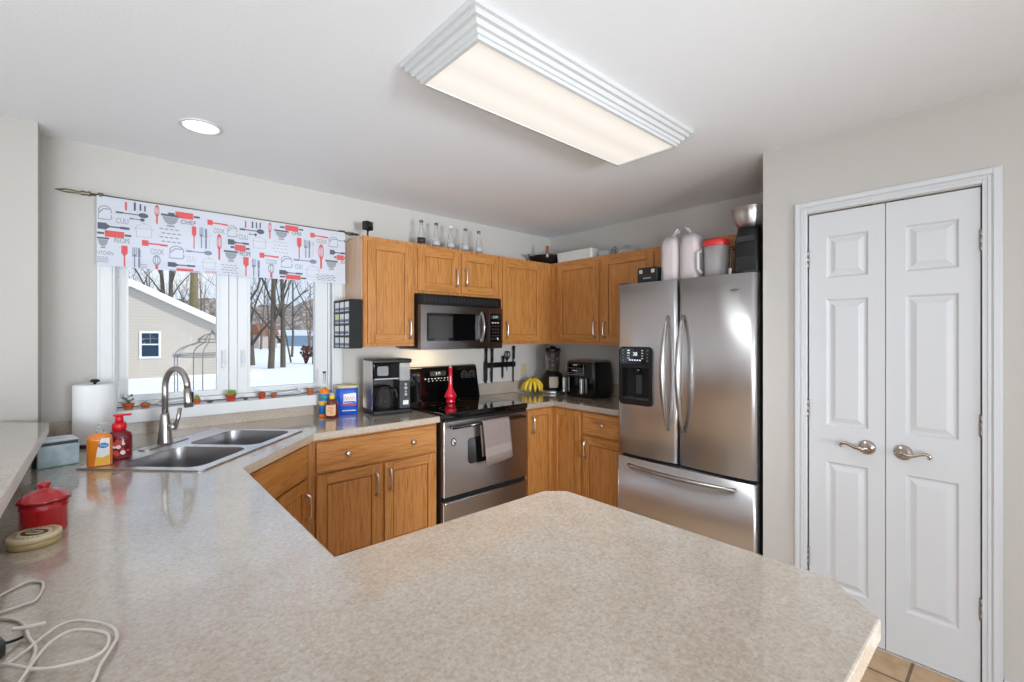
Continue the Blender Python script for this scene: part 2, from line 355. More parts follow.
    def ball(s, c, r, m, n=16, X=None):
        rx, ry, rz = r if isinstance(r, (tuple, list)) else (r, r, r)
        prof = [(math.sin(math.pi * j / 10), -math.cos(math.pi * j / 10)) for j in range(11)]
        prof[0] = (0.001, -1); prof[-1] = (0.001, 1)
        T = Matrix.Translation(c) @ Matrix.Diagonal((rx, ry, rz, 1))
        return s.lathe(prof, m, n=n, X=(X @ T if X else T))
    def loft(s, rings, m, smooth=True, caps=True, X=None):
        n = len(rings[0]); v = [p for r_ in rings for p in r_]; f = []
        for j in range(len(rings) - 1):
            for k in range(n): f.append((j * n + k, j * n + (k + 1) % n, (j + 1) * n + (k + 1) % n, (j + 1) * n + k))
        if caps: f.append(tuple(reversed(range(n)))); f.append(tuple((len(rings) - 1) * n + k for k in range(n)))
        s.add(v, f, m, smooth, X); return s
    def build(s, name, parent=None, world=False, keep=False):
        bmesh.ops.recalc_face_normals(s.bm, faces=s.bm.faces[:]) if not keep else None
        if world and parent is not None:
            p = root_of(parent).location
            bmesh.ops.translate(s.bm, verts=s.bm.verts[:], vec=-p)
        me = bpy.data.meshes.new(name); s.bm.to_mesh(me); s.bm.free()
        for k in s.mats: me.materials.append(M[k])
        o = bpy.data.objects.new(name, me); C.objects.link(o)
        if parent is not None: o.parent = parent
        return o
def root_of(o):
    while o.parent is not None: o = o.parent
    return o
def tag(o, label, cat, group=None):
    o['label'] = label; o['category'] = cat
    if group: o['group'] = group
    return o
def thing(name, label, cat, loc=(0, 0, 0), rz=0.0, group=None):
    o = bpy.data.objects.new(name, None); C.objects.link(o); o.empty_display_size = 0.05
    o.location = loc; o.rotation_euler = (0, 0, R(rz)); return tag(o, label, cat, group)
def struct(name, mb, parent=None, world=False):
    o = mb.build(name, parent, world)
    if parent is None: o['kind'] = 'structure'
    return o
def recenter(o, loc):
    # put the origin of a world-space mesh at loc
    o.data.transform(Matrix.Translation(-Vector(loc))); o.location = loc; return o
def copy_tree(o, parent=None):
    c = o.copy(); C.objects.link(c); c.parent = parent
    for ch in list(o.children): copy_tree(ch, c)
    return c
def rrect(x0, x1, y0, y1, r, n=6):
    p = []
    for cx, cy, a0 in ((x1 - r, y1 - r, 0), (x0 + r, y1 - r, 90), (x0 + r, y0 + r, 180), (x1 - r, y0 + r, 270)):
        for i in range(n + 1):
            a = R(a0 + 90 * i / n); p.append((cx + r * math.cos(a), cy + r * math.sin(a)))
    return p
def RZ(a): return Matrix.Rotation(R(a), 4, 'Z')
def T(x, y, z): return Matrix.Translation((x, y, z))
FRONT = Matrix(((1, 0, 0, 0), (0, 0, -1, 0), (0, 1, 0, 0), (0, 0, 0, 1)))   # plate (x, y, +z) -> (x, z, facing -y)
def text_mesh(mb, body, size, m, X, depth=0.0006, squash=1.0):
    cu = bpy.data.curves.new('t', 'FONT'); cu.body = body; cu.size = size; cu.align_x = 'CENTER'; cu.align_y = 'CENTER'; cu.resolution_u = 2
    ob = bpy.data.objects.new('t', cu); C.objects.link(ob)
    dg = bpy.context.evaluated_depsgraph_get(); me = bpy.data.meshes.new_from_object(ob.evaluated_get(dg))
    k = mb.mi(m); vs = [mb.bm.verts.new(X @ Vector((v.co.x * squash, v.co.y, 0))) for v in me.vertices]
    for p in me.polygons:
        try:
            q = mb.bm.faces.new([vs[i] for i in p.vertices]); q.material_index = k
        except ValueError: pass
    bpy.data.objects.remove(ob); bpy.data.curves.remove(cu); bpy.data.meshes.remove(me)

# ================================================================== SETTING
YW, XF, HC = 3.2215, 3.3925, 2.4356        # window wall, fridge wall, ceiling
XP = 2.666                                  # pantry wall face
b = MB(); b.box(-4.6, 3.6, -3.6, 3.42, -0.08, 0.0, 'floor_tile'); struct('floor', b)
b = MB(); b.box(-4.6, 3.6, -3.6, 3.42, HC, HC + 0.12, 'ceiling_paint'); struct('ceiling', b)
# window wall with its opening (x 0.02..1.215, z 1.06..2.08)
WX0, WX1, WZ0, WZ1 = 0.02, 1.215, 1.0, 2.08
b = MB(); b.prism([(-0.2285, 0), (3.55, 0), (3.55, HC), (-0.2285, HC)], -YW - 0.18, -YW, 'wall_paint',
        holes=[[(WX0, WZ0), (WX1, WZ0), (WX1, WZ1), (WX0, WZ1)]], X=FRONT); struct('wall_back', b)
b = MB(); b.box(XF, XF + 0.15, 0.944, YW, 0, HC, 'wall_paint'); struct('wall_right', b)
# nearer wall left of the window, with a dining window further left
b = MB(); b.prism([(-4.5, 0), (-0.2285, 0), (-0.2285, HC), (-4.5, HC)], -3.40, -3.052, 'wall_paint',
        holes=[[(-2.35, 0.6), (-1.55, 0.6), (-1.55, 2.05), (-2.35, 2.05)]], X=FRONT); struct('wall_left', b)
# pantry wall with door opening, return wall, pantry back
b = MB(); X_ = Matrix(((0, 0, 1, 0), (1, 0, 0, 0), (0, 1, 0, 0), (0, 0, 0, 1)))   # plate (x,y,z)->(z,x,y): u=y, v=z, extrude x
b.prism([(-3.5, 0), (0.944, 0), (0.944, HC), (-3.5, HC)], XP, XP + 0.11, 'wall_paint', holes=[[(0.112, 0.004), (0.736, 0.004), (0.736, 2.06), (0.112, 2.06)]], X=X_)
struct('wall_pantry', b)
b = MB(); b.box(XP + 0.11, XF, 0.844, 0.944, 0, HC, 'wall_paint'); struct('wall_pantry_side', b)
b = MB(); b.box(XP + 0.72, XP + 0.8, -3.5, 0.844, 0, HC, 'wall_paint'); struct('wall_pantry_back', b)
# rear and west walls of the open living area, with their openings
b = MB(); b.prism([(-4.5, 0), (3.4, 0), (3.4, HC), (-4.5, HC)], 3.5, 3.6, 'wall_paint', holes=[[(-1.5, 0.06), (1.9, 0.06), (1.9, 2.2), (-1.5, 2.2)]], X=FRONT); struct('wall_rear', b)
b = MB(); b.prism([(-3.5, 0), (3.42, 0), (3.42, HC), (-3.5, HC)], -4.6, -4.5, 'wall_paint', holes=[[(-2.0, 0.6), (0.6, 0.6), (0.6, 2.3), (-2.0, 2.3)]], X=X_); struct('wall_west', b)

# ---- kitchen window: casing, frame, two casement sashes, panes, stool
b = MB()
for x0, x1 in ((-0.028, 0.046), (1.186, 1.258)):
    b.box(x0, x1, YW - 0.018, YW - 0.001, 1.055, 2.15, 'white_paint', 0.004)
    b.box(x0 + 0.012, x1 - 0.012, YW - 0.024, YW - 0.017, 1.055, 2.15, 'white_paint', 0.003)
b.box(-0.028, 1.258, YW - 0.018, YW - 0.001, 2.08, 2.15, 'white_paint', 0.004)
win = struct('window_1', b)
b = MB(); yf0, yf1 = YW + 0.035, YW + 0.12
for x0, x1 in ((0.021, 0.06), (0.575, 0.62), (1.175, 1.214)): b.box(x0, x1, yf0, yf1, 1.06, 2.079, 'vinyl_white', 0.004)
b.box(0.06, 0.575, yf0, yf1, 1.06, 1.085, 'vinyl_white', 0.003); b.box(0.62, 1.175, yf0, yf1, 1.06, 1.085, 'vinyl_white', 0.003)
b.box(0.06, 0.575, yf0, yf1, 2.04, 2.079, 'vinyl_white', 0.003); b.box(0.62, 1.175, yf0, yf1, 2.04, 2.079, 'vinyl_white', 0.003)
b.build('window_frame', win)
for x0, x1, gx0, gx1 in ((0.062, 0.573, 0.1, 0.513), (0.622, 1.173, 0.69, 1.09)):
    b = MB(); y0, y1 = YW + 0.045, YW + 0.085
    b.prism([(x0, 1.087), (x1, 1.087), (x1, 2.038), (x0, 2.038)], -y1, -y0, 'vinyl_white', holes=[[(gx0, 1.118), (gx1, 1.118), (gx1, 1.99), (gx0, 1.99)]], X=FRONT)
    b.prism([(gx0 - 0.012, 1.106), (gx1 + 0.012, 1.106), (gx1 + 0.012, 2.002), (gx0 - 0.012, 2.002)], -y0, -y0 + 0.008, 'vinyl_white', holes=[[(gx0 + 0.001, 1.119), (gx1 - 0.001, 1.119), (gx1 - 0.001, 1.989), (gx0 + 0.001, 1.989)]], X=FRONT)
    sash = b.build('sash', win)
    b = MB(); b.box(gx0, gx1, YW + 0.062, YW + 0.066, 1.118, 1.99, 'pane_glass'); b.build('pane', sash)
# folding crank handles on the frame sill
for cx in (0.312, 0.905):
    b = MB(); z = 1.0605
    b.loft([[(cx - 0.085, yf0 - 0.045, z), (cx + 0.075, yf0 - 0.045, z), (cx + 0.075, yf0 - 0.002, z), (cx - 0.085, yf0 - 0.002, z)],
            [(cx - 0.085, yf0 - 0.04, z + 0.012), (cx + 0.075, yf0 - 0.036, z + 0.018), (cx + 0.07, yf0 - 0.006, z + 0.026), (cx - 0.075, yf0 - 0.006, z + 0.02)]], 'light_grey', smooth=False)
    b.tube([(cx - 0.07, yf0 - 0.05, z + 0.014), (cx, yf0 - 0.056, z + 0.02), (cx + 0.06, yf0 - 0.05, z + 0.024)], 0.006, 'vinyl_white', 8)
    b.ball((cx + 0.062, yf0 - 0.05, z + 0.03), 0.009, 'vinyl_white')
    b.build('crank_handle', win)
# latch levers on the mullion side of each sash
for lx in (0.545, 0.648):
    b = MB(); b.box(lx - 0.009, lx + 0.009, YW + 0.033, YW + 0.045, 1.25, 1.36, 'vinyl_white', 0.004); b.box(lx - 0.006, lx + 0.006, YW + 0.02, YW + 0.034, 1.28, 1.35, 'vinyl_white', 0.004)
    b.build('latch', win)
# window stool: thick white ledge under the window
b = MB(); b.box(-0.03, 1.245, YW - 0.092, YW - 0.0015, 0.985, 1.0545, 'white_paint', 0.006, 3); b.box(0.021, 1.214, YW + 0.0005, YW + 0.12, 1.001, 1.0545, 'white_paint'); 
b.build('window_sill', win)

# ---- pantry doors and casing
b = MB()
def ring(y0, y1, z1, wd, x0, x1, m):
    b.box(x0, x1, y0, y0 + wd, 0, z1, m, 0.003); b.box(x0, x1, y1 - wd, y1, 0, z1, m, 0.003); b.box(x0, x1, y0 + wd, y1 - wd, z1 - wd, z1, m, 0.003)
ring(0.057, 0.791, 2.122, 0.058, XP - 0.013, XP - 0.0005, 'door_white')
ring(0.062, 0.786, 2.117, 0.022, XP - 0.020, XP - 0.013, 'door_white')
ring(0.088, 0.760, 2.091, 0.012, XP - 0.016, XP - 0.013, 'door_white')
struct('trim_1', b)
def pantry_door(name, y0, y1, p0, p1, hy, sgn, hinge_y):
    b = MB(); z0, z1 = 0.008, 2.053; xf = XP + 0.004
    panels = [(0.212, 0.826), (1.006, 1.626), (1.732, 1.937)]
    b.box(xf, xf + 0.02, y0, p0, z0, z1, 'door_white'); b.box(xf, xf + 0.02, p1, y1, z0, z1, 'door_white')
    zs = [z0] + [q for pr in panels for q in pr] + [z1]
    for q in range(0, len(zs), 2): b.box(xf, xf + 0.02, p0, p1, zs[q], zs[q + 1], 'door_white')
    b.box(xf + 0.0201, xf + 0.035, y0, y1, z0, z1, 'door_white')
    for a, c in panels:
        # moulded recess: slope in, flat, slope out to a raised field
        def rr(d, x): return [(x, p0 + d, a + d), (x, p1 - d, a + d), (x, p1 - d, c - d), (x, p0 + d, c - d)]
        b.loft([rr(0, xf), rr(0.009, xf + 0.011), rr(0.016, xf + 0.011), rr(0.038, xf + 0.002), rr(0.0385, xf + 0.002)], 'door_white', smooth=False, caps=False); b.add(rr(0.0385, xf + 0.002), [(0, 1, 2, 3)], 'door_white')
    d = struct(name, b)
    # lever handle: round rose, neck and scrolled lever
    b = MB(); hz = 0.923
    b.lathe([(0.034, 0), (0.034, 0.004), (0.026, 0.011), (0.013, 0.015), (0.012, 0.045), (0.0001, 0.047)], 'satin_bronze', X=T(xf, hy, hz) @ Matrix.Rotation(R(-90), 4, 'Y'))
    pts = [(0, 0, 0), (0, 0.02, -0.004), (0, 0.045, -0.001), (0, 0.068, 0.008), (0, 0.088, 0.013), (0, 0.104, 0.009), (0, 0.109, 0.001), (0, 0.103, -0.004), (0, 0.097, 0.0)]
    b.tube([(xf - 0.042, hy + sgn * p[1] * 0.88, hz + p[2]) for p in pts], [0.011, 0.010, 0.0085, 0.0075, 0.007, 0.007, 0.0065, 0.006, 0.005], 'satin_bronze', 10)
    b.build('door_handle', d)
    for z in (0.332, 1.079, 1.836):
        b = MB()
        for q in range(3): b.cyl((xf - 0.009, hinge_y, z - 0.045 + q * 0.03), 0.0065, 0.0285, 'hinge', 12)
        b.box(xf - 0.003, xf - 0.0005, hinge_y - 0.007, hinge_y + 0.007, z - 0.044, z + 0.044, 'hinge')
        b.build('hinge', d)
    return d
steel('satin_bronze', (0.50, 0.44, 0.38, 1), 0.22)
pantry_door('door_1', 0.4255, 0.728, 0.488, 0.654, 0.492, 1, 0.733)
pantry_door('door_2', 0.12, 0.4225, 0.183, 0.355, 0.362, -1, 0.1165)
for y0 in (0.495, 0.385):
    b = MB(); b.box(XP + 0.006, XP + 0.03, y0 - 0.022, y0 + 0.022, 2.054, 2.0595, 'charcoal'); tag(recenter(b.build('ball_catch'), (XP + 0.018, y0, 2.054)), 'small dark ball catch above the %s pantry door' % ('left' if y0 > 0.42 else 'right'), 'catch')

# baseboard strip beside the pantry casing
b = MB(); b.box(XP - 0.012, XP - 0.0005, -3.45, 0.055, 0, 0.085, 'white_paint', 0.003); struct('baseboard_right', b)

# ---- ceiling lamp with crown moulding frame
fx0, fx1, fy0, fy1 = 0.80, 2.117, 1.06, 1.511
lampthing = thing('ceiling_light', 'long rectangular fluorescent ceiling light with white stepped moulding frame', 'ceiling light', (1.458, 1.285, HC))
b = MB()
prof = [(0.0, HC - 0.0005), (0.0, 2.427), (0.003, 2.418), (0.014, 2.416), (0.016, 2.400), (0.028, 2.398), (0.034, 2.384), (0.044, 2.382), (0.047, 2.370), (0.054, 2.368), (0.055, 2.356), (0.066, 2.354), (0.068, 2.361), (0.071, 2.43)]
rings = [[(fx0 + e, fy0 + e, z), (fx1 - e, fy0 + e, z), (fx1 - e, fy1 - e, z), (fx0 + e, fy1 - e, z)] for e, z in prof]
b.loft(rings, 'fixture_white', smooth=False, caps=False); b.build('frame', lampthing, world=True)
b = MB(); b.box(fx0 + 0.0685, fx1 - 0.0685, fy0 + 0.0685, fy1 - 0.0685, 2.360, 2.364, 'diffuser_glow'); b.build('diffuser', lampthing, world=True)
can = thing('recessed_light', 'small round recessed ceiling light glowing near the window', 'recessed light', (0.342, 2.586, HC))
b = MB(); b.lathe([(0.072, -0.001), (0.086, -0.001), (0.088, -0.006), (0.074, -0.010), (0.071, -0.004)], 'white_paint', n=36, cap=False); b.build('trim_ring', can)
b = MB(); b.lathe([(0.0001, -0.0045), (0.0705, -0.0045), (0.0705, -0.001), (0.0001, -0.001)], 'can_glow', n=36); b.build('lens', can)

# ================================================================== CABINETS
def panel_door(W0, W1, Z0, Z1, parent, name='door', fr=0.057, th=0.019, flat=False):
    b = MB()
    if flat:
        b.box(W0, W1, -th, -0.0008, Z0, Z1, 'oak_h', 0.004)
        return b.build(name, parent)
    y0, y1 = -th, -0.0008
    b.box(W0, W0 + fr, y0, y1, Z0, Z1, 'oak_v', 0.003); b.box(W1 - fr, W1, y0, y1, Z0, Z1, 'oak_v', 0.003)
    b.box(W0 + fr, W1 - fr, y0, y1, Z0, Z0 + fr, 'oak_h', 0.002); b.box(W0 + fr, W1 - fr, y0, y1, Z1 - fr, Z1, 'oak_h', 0.002)
    # panel set back from the frame, with a routed groove around it
    b.box(W0 + fr, W1 - fr, y0 + 0.0155, y1, Z0 + fr, Z1 - fr, 'oak_v')
    b.box(W0 + fr + 0.006, W1 - fr - 0.006, y0 + 0.0085, y0 + 0.0154, Z0 + fr + 0.006, Z1 - fr - 0.006, 'oak_v', 0.002)
    return b.build(name, parent)
def pull(x, z, parent, y=-0.019, L=0.15):
    b = MB(); h = L / 2
    P = [(x, y - 0.001, z - h + 0.012), (x, y - 0.016, z - h + 0.010), (x, y - 0.027, z - h + 0.02), (x, y - 0.031, z - h * 0.5), (x, y - 0.033, z), (x, y - 0.031, z + h * 0.5), (x, y - 0.027, z + h - 0.02), (x, y - 0.016, z + h - 0.010), (x, y - 0.001, z + h - 0.012)]
    b.tube(P, [0.009, 0.008, 0.008, 0.0058, 0.0055, 0.0058, 0.008, 0.008, 0.009], 'satin_nickel', 10, up=(1, 0, 0))
    return b.build('handle', parent)
def knob(x, z, parent, y=-0.019):
    b = MB(); b.lathe([(0.009, 0.0005), (0.006, 0.006), (0.007, 0.014), (0.015, 0.020), (0.016, 0.025), (0.010, 0.030), (0.0001, 0.031)], 'satin_nickel', X=T(x, y, z) @ Matrix.Rotation(R(90), 4, 'X'), n=20)
    return b.build('knob', parent)
def carcass(W, D, H, parent, toe=0.0, hollow=False, endl=False, endr=False, x0=0.0):
    b = MB(); z0 = toe
    if hollow:
        b.box(x0, W, 0, 0.019, z0, H, 'oak_v'); b.box(x0, W, 0.0191, D, z0, z0 + 0.016, 'oak_v')
    else:
        b.box(x0, W, 0, D, z0, H, 'oak_v')
        if endl: b.box(x0 - 0.004, x0 - 0.0001, 0.018, D, z0, H, 'oak_end')
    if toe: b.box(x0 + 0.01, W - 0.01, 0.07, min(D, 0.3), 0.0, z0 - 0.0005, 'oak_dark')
    return b.build('carcass', parent)
UZ0, UZ1 = 1.372, 2.112; UH = UZ1 - UZ0; YU = 2.92; UD = YW - YU - 0.0015   # face frame plane
# upper, left of the microwave
u1 = thing('upper_cabinet', 'tall single-door oak wall cabinet beside the window, spice rack on its side', 'wall cabinet', (1.285, YU, UZ0))
carcass(0.378, UD, UH, u1, endl=True); d = panel_door(0.024, 0.356, 0.024, UH - 0.028, u1); pull(0.328, 0.125, d)
# above the microwave
u2 = thing('upper_cabinet', 'short two-door oak wall cabinet above the microwave', 'wall cabinet', (1.665, YU, 1.752))
H2 = UZ1 - 1.752; carcass(0.79, UD, H2, u2); d = panel_door(0.022, 0.375, 0.022, H2 - 0.028, u2); pull(0.346, 0.135, d); d = panel_door(0.405, 0.766, 0.022, H2 - 0.028, u2); pull(0.434, 0.145, d)
# right of the microwave to the corner
u3 = thing('upper_cabinet', 'single-door oak wall cabinet between the microwave and the corner', 'wall cabinet', (2.457, YU, UZ0))
carcass(XF - 2.457 - 0.0015, UD, UH, u3); d = panel_door(0.034, 0.49, 0.024, UH - 0.028, u3); pull(0.062, 0.125, d)
# fridge wall: two doors beside the corner
XU = 3.092; XD = XF - XU - 0.0015
u4 = thing('upper_cabinet', 'two-door oak wall cabinet over the air fryer, left of the refrigerator', 'wall cabinet', (XU, YU - 0.002, UZ0), -90)
carcass(1.088, XD, UH, u4); d = panel_door(0.092, 0.553, 0.024, UH - 0.028, u4); pull(0.523, 0.125, d); d = panel_door(0.592, 1.062, 0.024, UH - 0.028, u4); pull(0.622, 0.125, d)
# above the refrigerator
u5 = thing('upper_cabinet', 'oak wall cabinet above the refrigerator, behind the bread bags', 'wall cabinet', (XU, 1.829, 1.862), -90)
H5 = UZ1 - 1.862; carcass(0.88, XD, H5, u5); panel_door(0.03, 0.42, 0.02, H5 - 0.026, u5); panel_door(0.45, 0.855, 0.02, H5 - 0.026, u5)

# base cabinets
BH = 0.875; YB = 2.612; BD = YW - YB - 0.0015
c1 = thing('base_cabinet', 'oak base cabinet left of the range with one wide drawer over two doors', 'base cabinet', (0.855, YB, 0))
carcass(0.800, BD, BH, c1, 0.1, x0=-0.019)
d = panel_door(0.018, 0.785, 0.685, 0.857, c1, 'drawer', flat=True); knob(0.19, 0.772, d); knob(0.61, 0.772, d)
d = panel_door(0.018, 0.398, 0.135, 0.672, c1); pull(0.366, 0.555, d); d = panel_door(0.422, 0.785, 0.135, 0.672, c1); pull(0.452, 0.57, d)
# diagonal sink base
ANG = math.degrees(math.atan2(2.565 - 2.10, 0.85 - 0.42)); ca, sa = math.cos(R(ANG)), math.sin(R(ANG)); LEN = math.hypot(0.43, 0.465)
ox, oy = 0.42 - 0.043 * sa - 0.0 * ca, 2.10 + 0.043 * ca
c2 = thing('base_cabinet', 'diagonal oak sink base cabinet under the double sink', 'base cabinet', (ox, oy, 0), ANG)
carcass(LEN + 0.022, 0.45, BH, c2, 0.1, hollow=True, x0=0.03)
panel_door(0.05, LEN - 0.018, 0.685, 0.857, c2, 'false_drawer', flat=True); d = panel_door(0.05, LEN / 2 - 0.004, 0.135, 0.672, c2); pull(LEN / 2 - 0.034, 0.54, d)
d = panel_door(LEN / 2 + 0.004, LEN - 0.018, 0.135, 0.672, c2); pull(LEN - 0.052, 0.535, d)
# left run under the sink end of the peninsula, facing the range
c3 = thing('base_cabinet', 'oak base cabinet under the left run of worktop, between sink and peninsula', 'base cabinet', (0.376, 1.10, 0), 90)
carcass(0.985, 0.555, BH, c3, 0.1); panel_door(0.36, 0.96, 0.685, 0.857, c3, 'drawer', flat=True); d = panel_door(0.36, 0.65, 0.135, 0.672, c3); pull(0.62, 0.56, d); d = panel_door(0.67, 0.96, 0.135, 0.672, c3); pull(0.70, 0.56, d)
# peninsula base
c4 = thing('base_cabinet', 'oak base cabinet under the near peninsula worktop', 'base cabinet', (1.10, 1.06, 0), 180)
carcass(1.27, 0.60, BH, c4, 0.1); panel_door(0.03, 0.66, 0.685, 0.857, c4, 'drawer', flat=True); d = panel_door(0.03, 0.335, 0.135, 0.672, c4); pull(0.305, 0.56, d); d = panel_door(0.355, 0.66, 0.135, 0.672, c4); pull(0.385, 0.56, d)
# right of the range: corner cabinet with folding door, then drawer base
XB = 2.782
c5 = thing('base_cabinet', 'oak corner base cabinet with a folding two-leaf door', 'base cabinet', (2.444, YB, 0))
b = MB(); D5 = XF - 2.444 - 0.0015
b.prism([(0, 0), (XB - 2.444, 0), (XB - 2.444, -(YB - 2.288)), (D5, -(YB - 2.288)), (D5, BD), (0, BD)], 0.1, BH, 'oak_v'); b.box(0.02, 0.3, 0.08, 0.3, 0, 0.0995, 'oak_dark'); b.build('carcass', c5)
d = panel_door(0.040, 0.326, 0.135, 0.857, c5, fr=0.05); pull(0.082, 0.745, d)
# second leaf faces the other way: build in place with a matrix
b = MB(); Xl = T(XB - 2.444, -0.006, 0) @ RZ(-90); fr = 0.05; W0, W1 = 0.014, 0.300; Z0, Z1 = 0.135, 0.857; y0, y1 = -0.019, -0.0008
b.box(W0, W0 + fr, y0, y1, Z0, Z1, 'oak_v', 0.003, X=Xl); b.box(W1 - fr, W1, y0, y1, Z0, Z1, 'oak_v', 0.003, X=Xl)
b.box(W0 + fr, W1 - fr, y0, y1, Z0, Z0 + fr, 'oak_v', 0.002, X=Xl); b.box(W0 + fr, W1 - fr, y0, y1, Z1 - fr, Z1, 'oak_v', 0.002, X=Xl)
b.box(W0 + fr, W1 - fr, y0 + 0.009, y1, Z0 + fr, Z1 - fr, 'oak_v', X=Xl); b.build('door', c5)
c6 = thing('base_cabinet', 'oak base cabinet with drawer left of the refrigerator', 'base cabinet', (XB, 2.286, 0), -90)
carcass(0.43, XF - XB - 0.0015, BH, c6, 0.1); d = panel_door(0.012, 0.412, 0.692, 0.857, c6, 'drawer', flat=True); knob(0.205, 0.777, d); d = panel_door(0.012, 0.412, 0.135, 0.672, c6); pull(0.044, 0.575, d)

# ================================================================== WORKTOPS
CT0, CT = 0.8755, 0.914
sinkA = R(45.0); SC = (0.373, 2.602)
def sk(u, v): return (SC[0] + u * math.cos(sinkA) - v * math.sin(sinkA), SC[1] + u * math.sin(sinkA) + v * math.cos(sinkA))
hole = [sk(u, v) for u, v in rrect(-0.375, 0.375, -0.245, 0.245, 0.03, 3)]
main = [(-0.2345, 0.185), (1.088, 0.18), (1.194, 0.285), (1.187, 1.045), (1.125, 1.10), (0.416, 1.107), (0.42, 2.10), (0.85, 2.567), (1.656, 2.569), (1.656, YW - 0.0015), (-0.227, YW - 0.0015), (-0.227, 3.0505), (-0.2345, 3.0505)]
def bevel_top(b, d):
    es = [e for e in b.bm.edges if all(abs(v.co.z - CT) < 1e-5 for v in e.verts) and len(e.link_faces) == 2 and any(abs(f.normal.z) < 0.5 for f in e.link_faces)]
    bmesh.ops.bevel(b.bm, geom=es, offset=d, segments=2, affect='EDGES', profile=0.5)
wt = thing('worktop', 'large speckled beige laminate worktop with the sink and peninsula, left of the range', 'worktop', (0.2, 1.1, CT0))
b = MB(); b.prism(main, CT0, CT, 'laminate', holes=[hole], side='laminate_edge'); b.bm.normal_update(); bevel_top(b, 0.004); b.build('slab', wt, world=True)
b = MB(); b.box(-0.227, 1.245, YW - 0.021, YW - 0.0016, CT + 0.0002, 0.9845, 'laminate_edge'); b.box(1.246, 1.656, YW - 0.021, YW - 0.0016, CT + 0.0002, 1.016, 'laminate_edge', 0.003)
b.box(-0.227, -0.0315, YW - 0.021, YW - 0.0016, 0.985, 1.016, 'laminate_edge'); b.build('backsplash', wt, world=True)
wt2 = thing('worktop', 'small speckled beige laminate worktop in the corner between range and refrigerator', 'worktop', (2.9, 2.6, CT0))
b = MB(); b.prism([(2.438, YW - 0.0015), (2.438, 2.569), (2.74, 2.569), (2.74, 1.853), (XF - 0.0015, 1.853), (XF - 0.0015, YW - 0.0015)], CT0, CT, 'laminate', side='laminate'); b.bm.normal_update(); bevel_top(b, 0.004); b.build('slab', wt2, world=True)
b = MB(); b.box(2.438, XF - 0.0016, YW - 0.021, YW - 0.0016, CT + 0.0002, 1.022, 'laminate', 0.003); b.box(XF - 0.021, XF - 0.0016, 1.853, YW - 0.0215, CT + 0.0002, 1.022, 'laminate', 0.003); b.build('backsplash', wt2, world=True)
# raised bar along the left, on a low wall
b = MB(); b.box(-0.54, -0.2805, 0.10, 3.0515, 0, 1.024, 'wall_paint'); struct('wall_half', b)
bar = thing('bar_ledge', 'raised beige laminate bar ledge along the left side of the worktop', 'bar ledge', (-0.35, 1.6, 1.0))
b = MB(); b.prism([(-0.62, 0.06), (-0.178, 0.06), (-0.178, 2.83), (-0.336, 2.985), (-0.40, 3.0505), (-0.62, 3.0505)], 1.025, 1.067, 'laminate', side='edge_light'); b.build('slab', bar, world=True)
b = MB(); b.box(-0.28, -0.2352, 0.16, 3.05, CT0, 1.0245, 'laminate'); b.build('riser', bar, world=True)

# ================================================================== APPLIANCES
# ---- refrigerator (local: x to the viewer's right, y into the wall)
FX, FY = 2.615, 1.845
fr_ = thing('refrigerator', 'stainless french-door refrigerator with black ice dispenser', 'refrigerator', (FX, FY, 0), -90)
FW = 0.883
b = MB(); b.box(0.006, FW - 0.006, 0.066, 0.765, 0.03, 1.758, 'black_matte', 0.006); b.box(0.02, FW - 0.02, 0.03, 0.066, 0.05, 1.74, 'backdrop_black'); b.box(0.03, FW - 0.03, 0.08, 0.70, 0.0, 0.03, 'black'); b.build('body', fr_)
def yf(x, a, c): 
    t_ = (x - (a + c) / 2) / ((c - a) / 2); e = max(0, abs(t_) - 0.93) / 0.07
    return -0.013 * (1 - t_ * t_) + 0.012 * e * e
def door_slab(b, x0, x1, a, c, z0, z1, m):
    n = max(3, int((x1 - x0) / 0.012)); xs = [x0 + (x1 - x0) * i / n for i in range(n + 1)]
    k = b.mi(m); lo = [b.bm.verts.new((x, yf(x, a, c), z0)) for x in xs]; hi = [b.bm.verts.new((x, yf(x, a, c), z1)) for x in xs]
    lb = [b.bm.verts.new((x, 0.06, z0)) for x in xs]; hb = [b.bm.verts.new((x, 0.06, z1)) for x in xs]
    for i in range(n):
        q = b.bm.faces.new((lo[i], lo[i + 1], hi[i + 1], hi[i])); q.smooth = True; q.material_index = k
        for v in ((hi[i], hi[i + 1], hb[i + 1], hb[i]), (lb[i], lb[i + 1], lo[i + 1], lo[i]), (lb[i + 1], lb[i], hb[i], hb[i + 1])):
            b.bm.faces.new(v).material_index = k
    b.bm.faces.new((lo[0], hi[0], hb[0], lb[0])).material_index = k; b.bm.faces.new((lo[n], lb[n], hb[n], hi[n])).material_index = k
a0, c0, a1, c1_ = 0.0, 0.432, 0.440, FW
DX0, DX1, DZ0, DZ1 = 0.048, 0.252, 1.03, 1.248
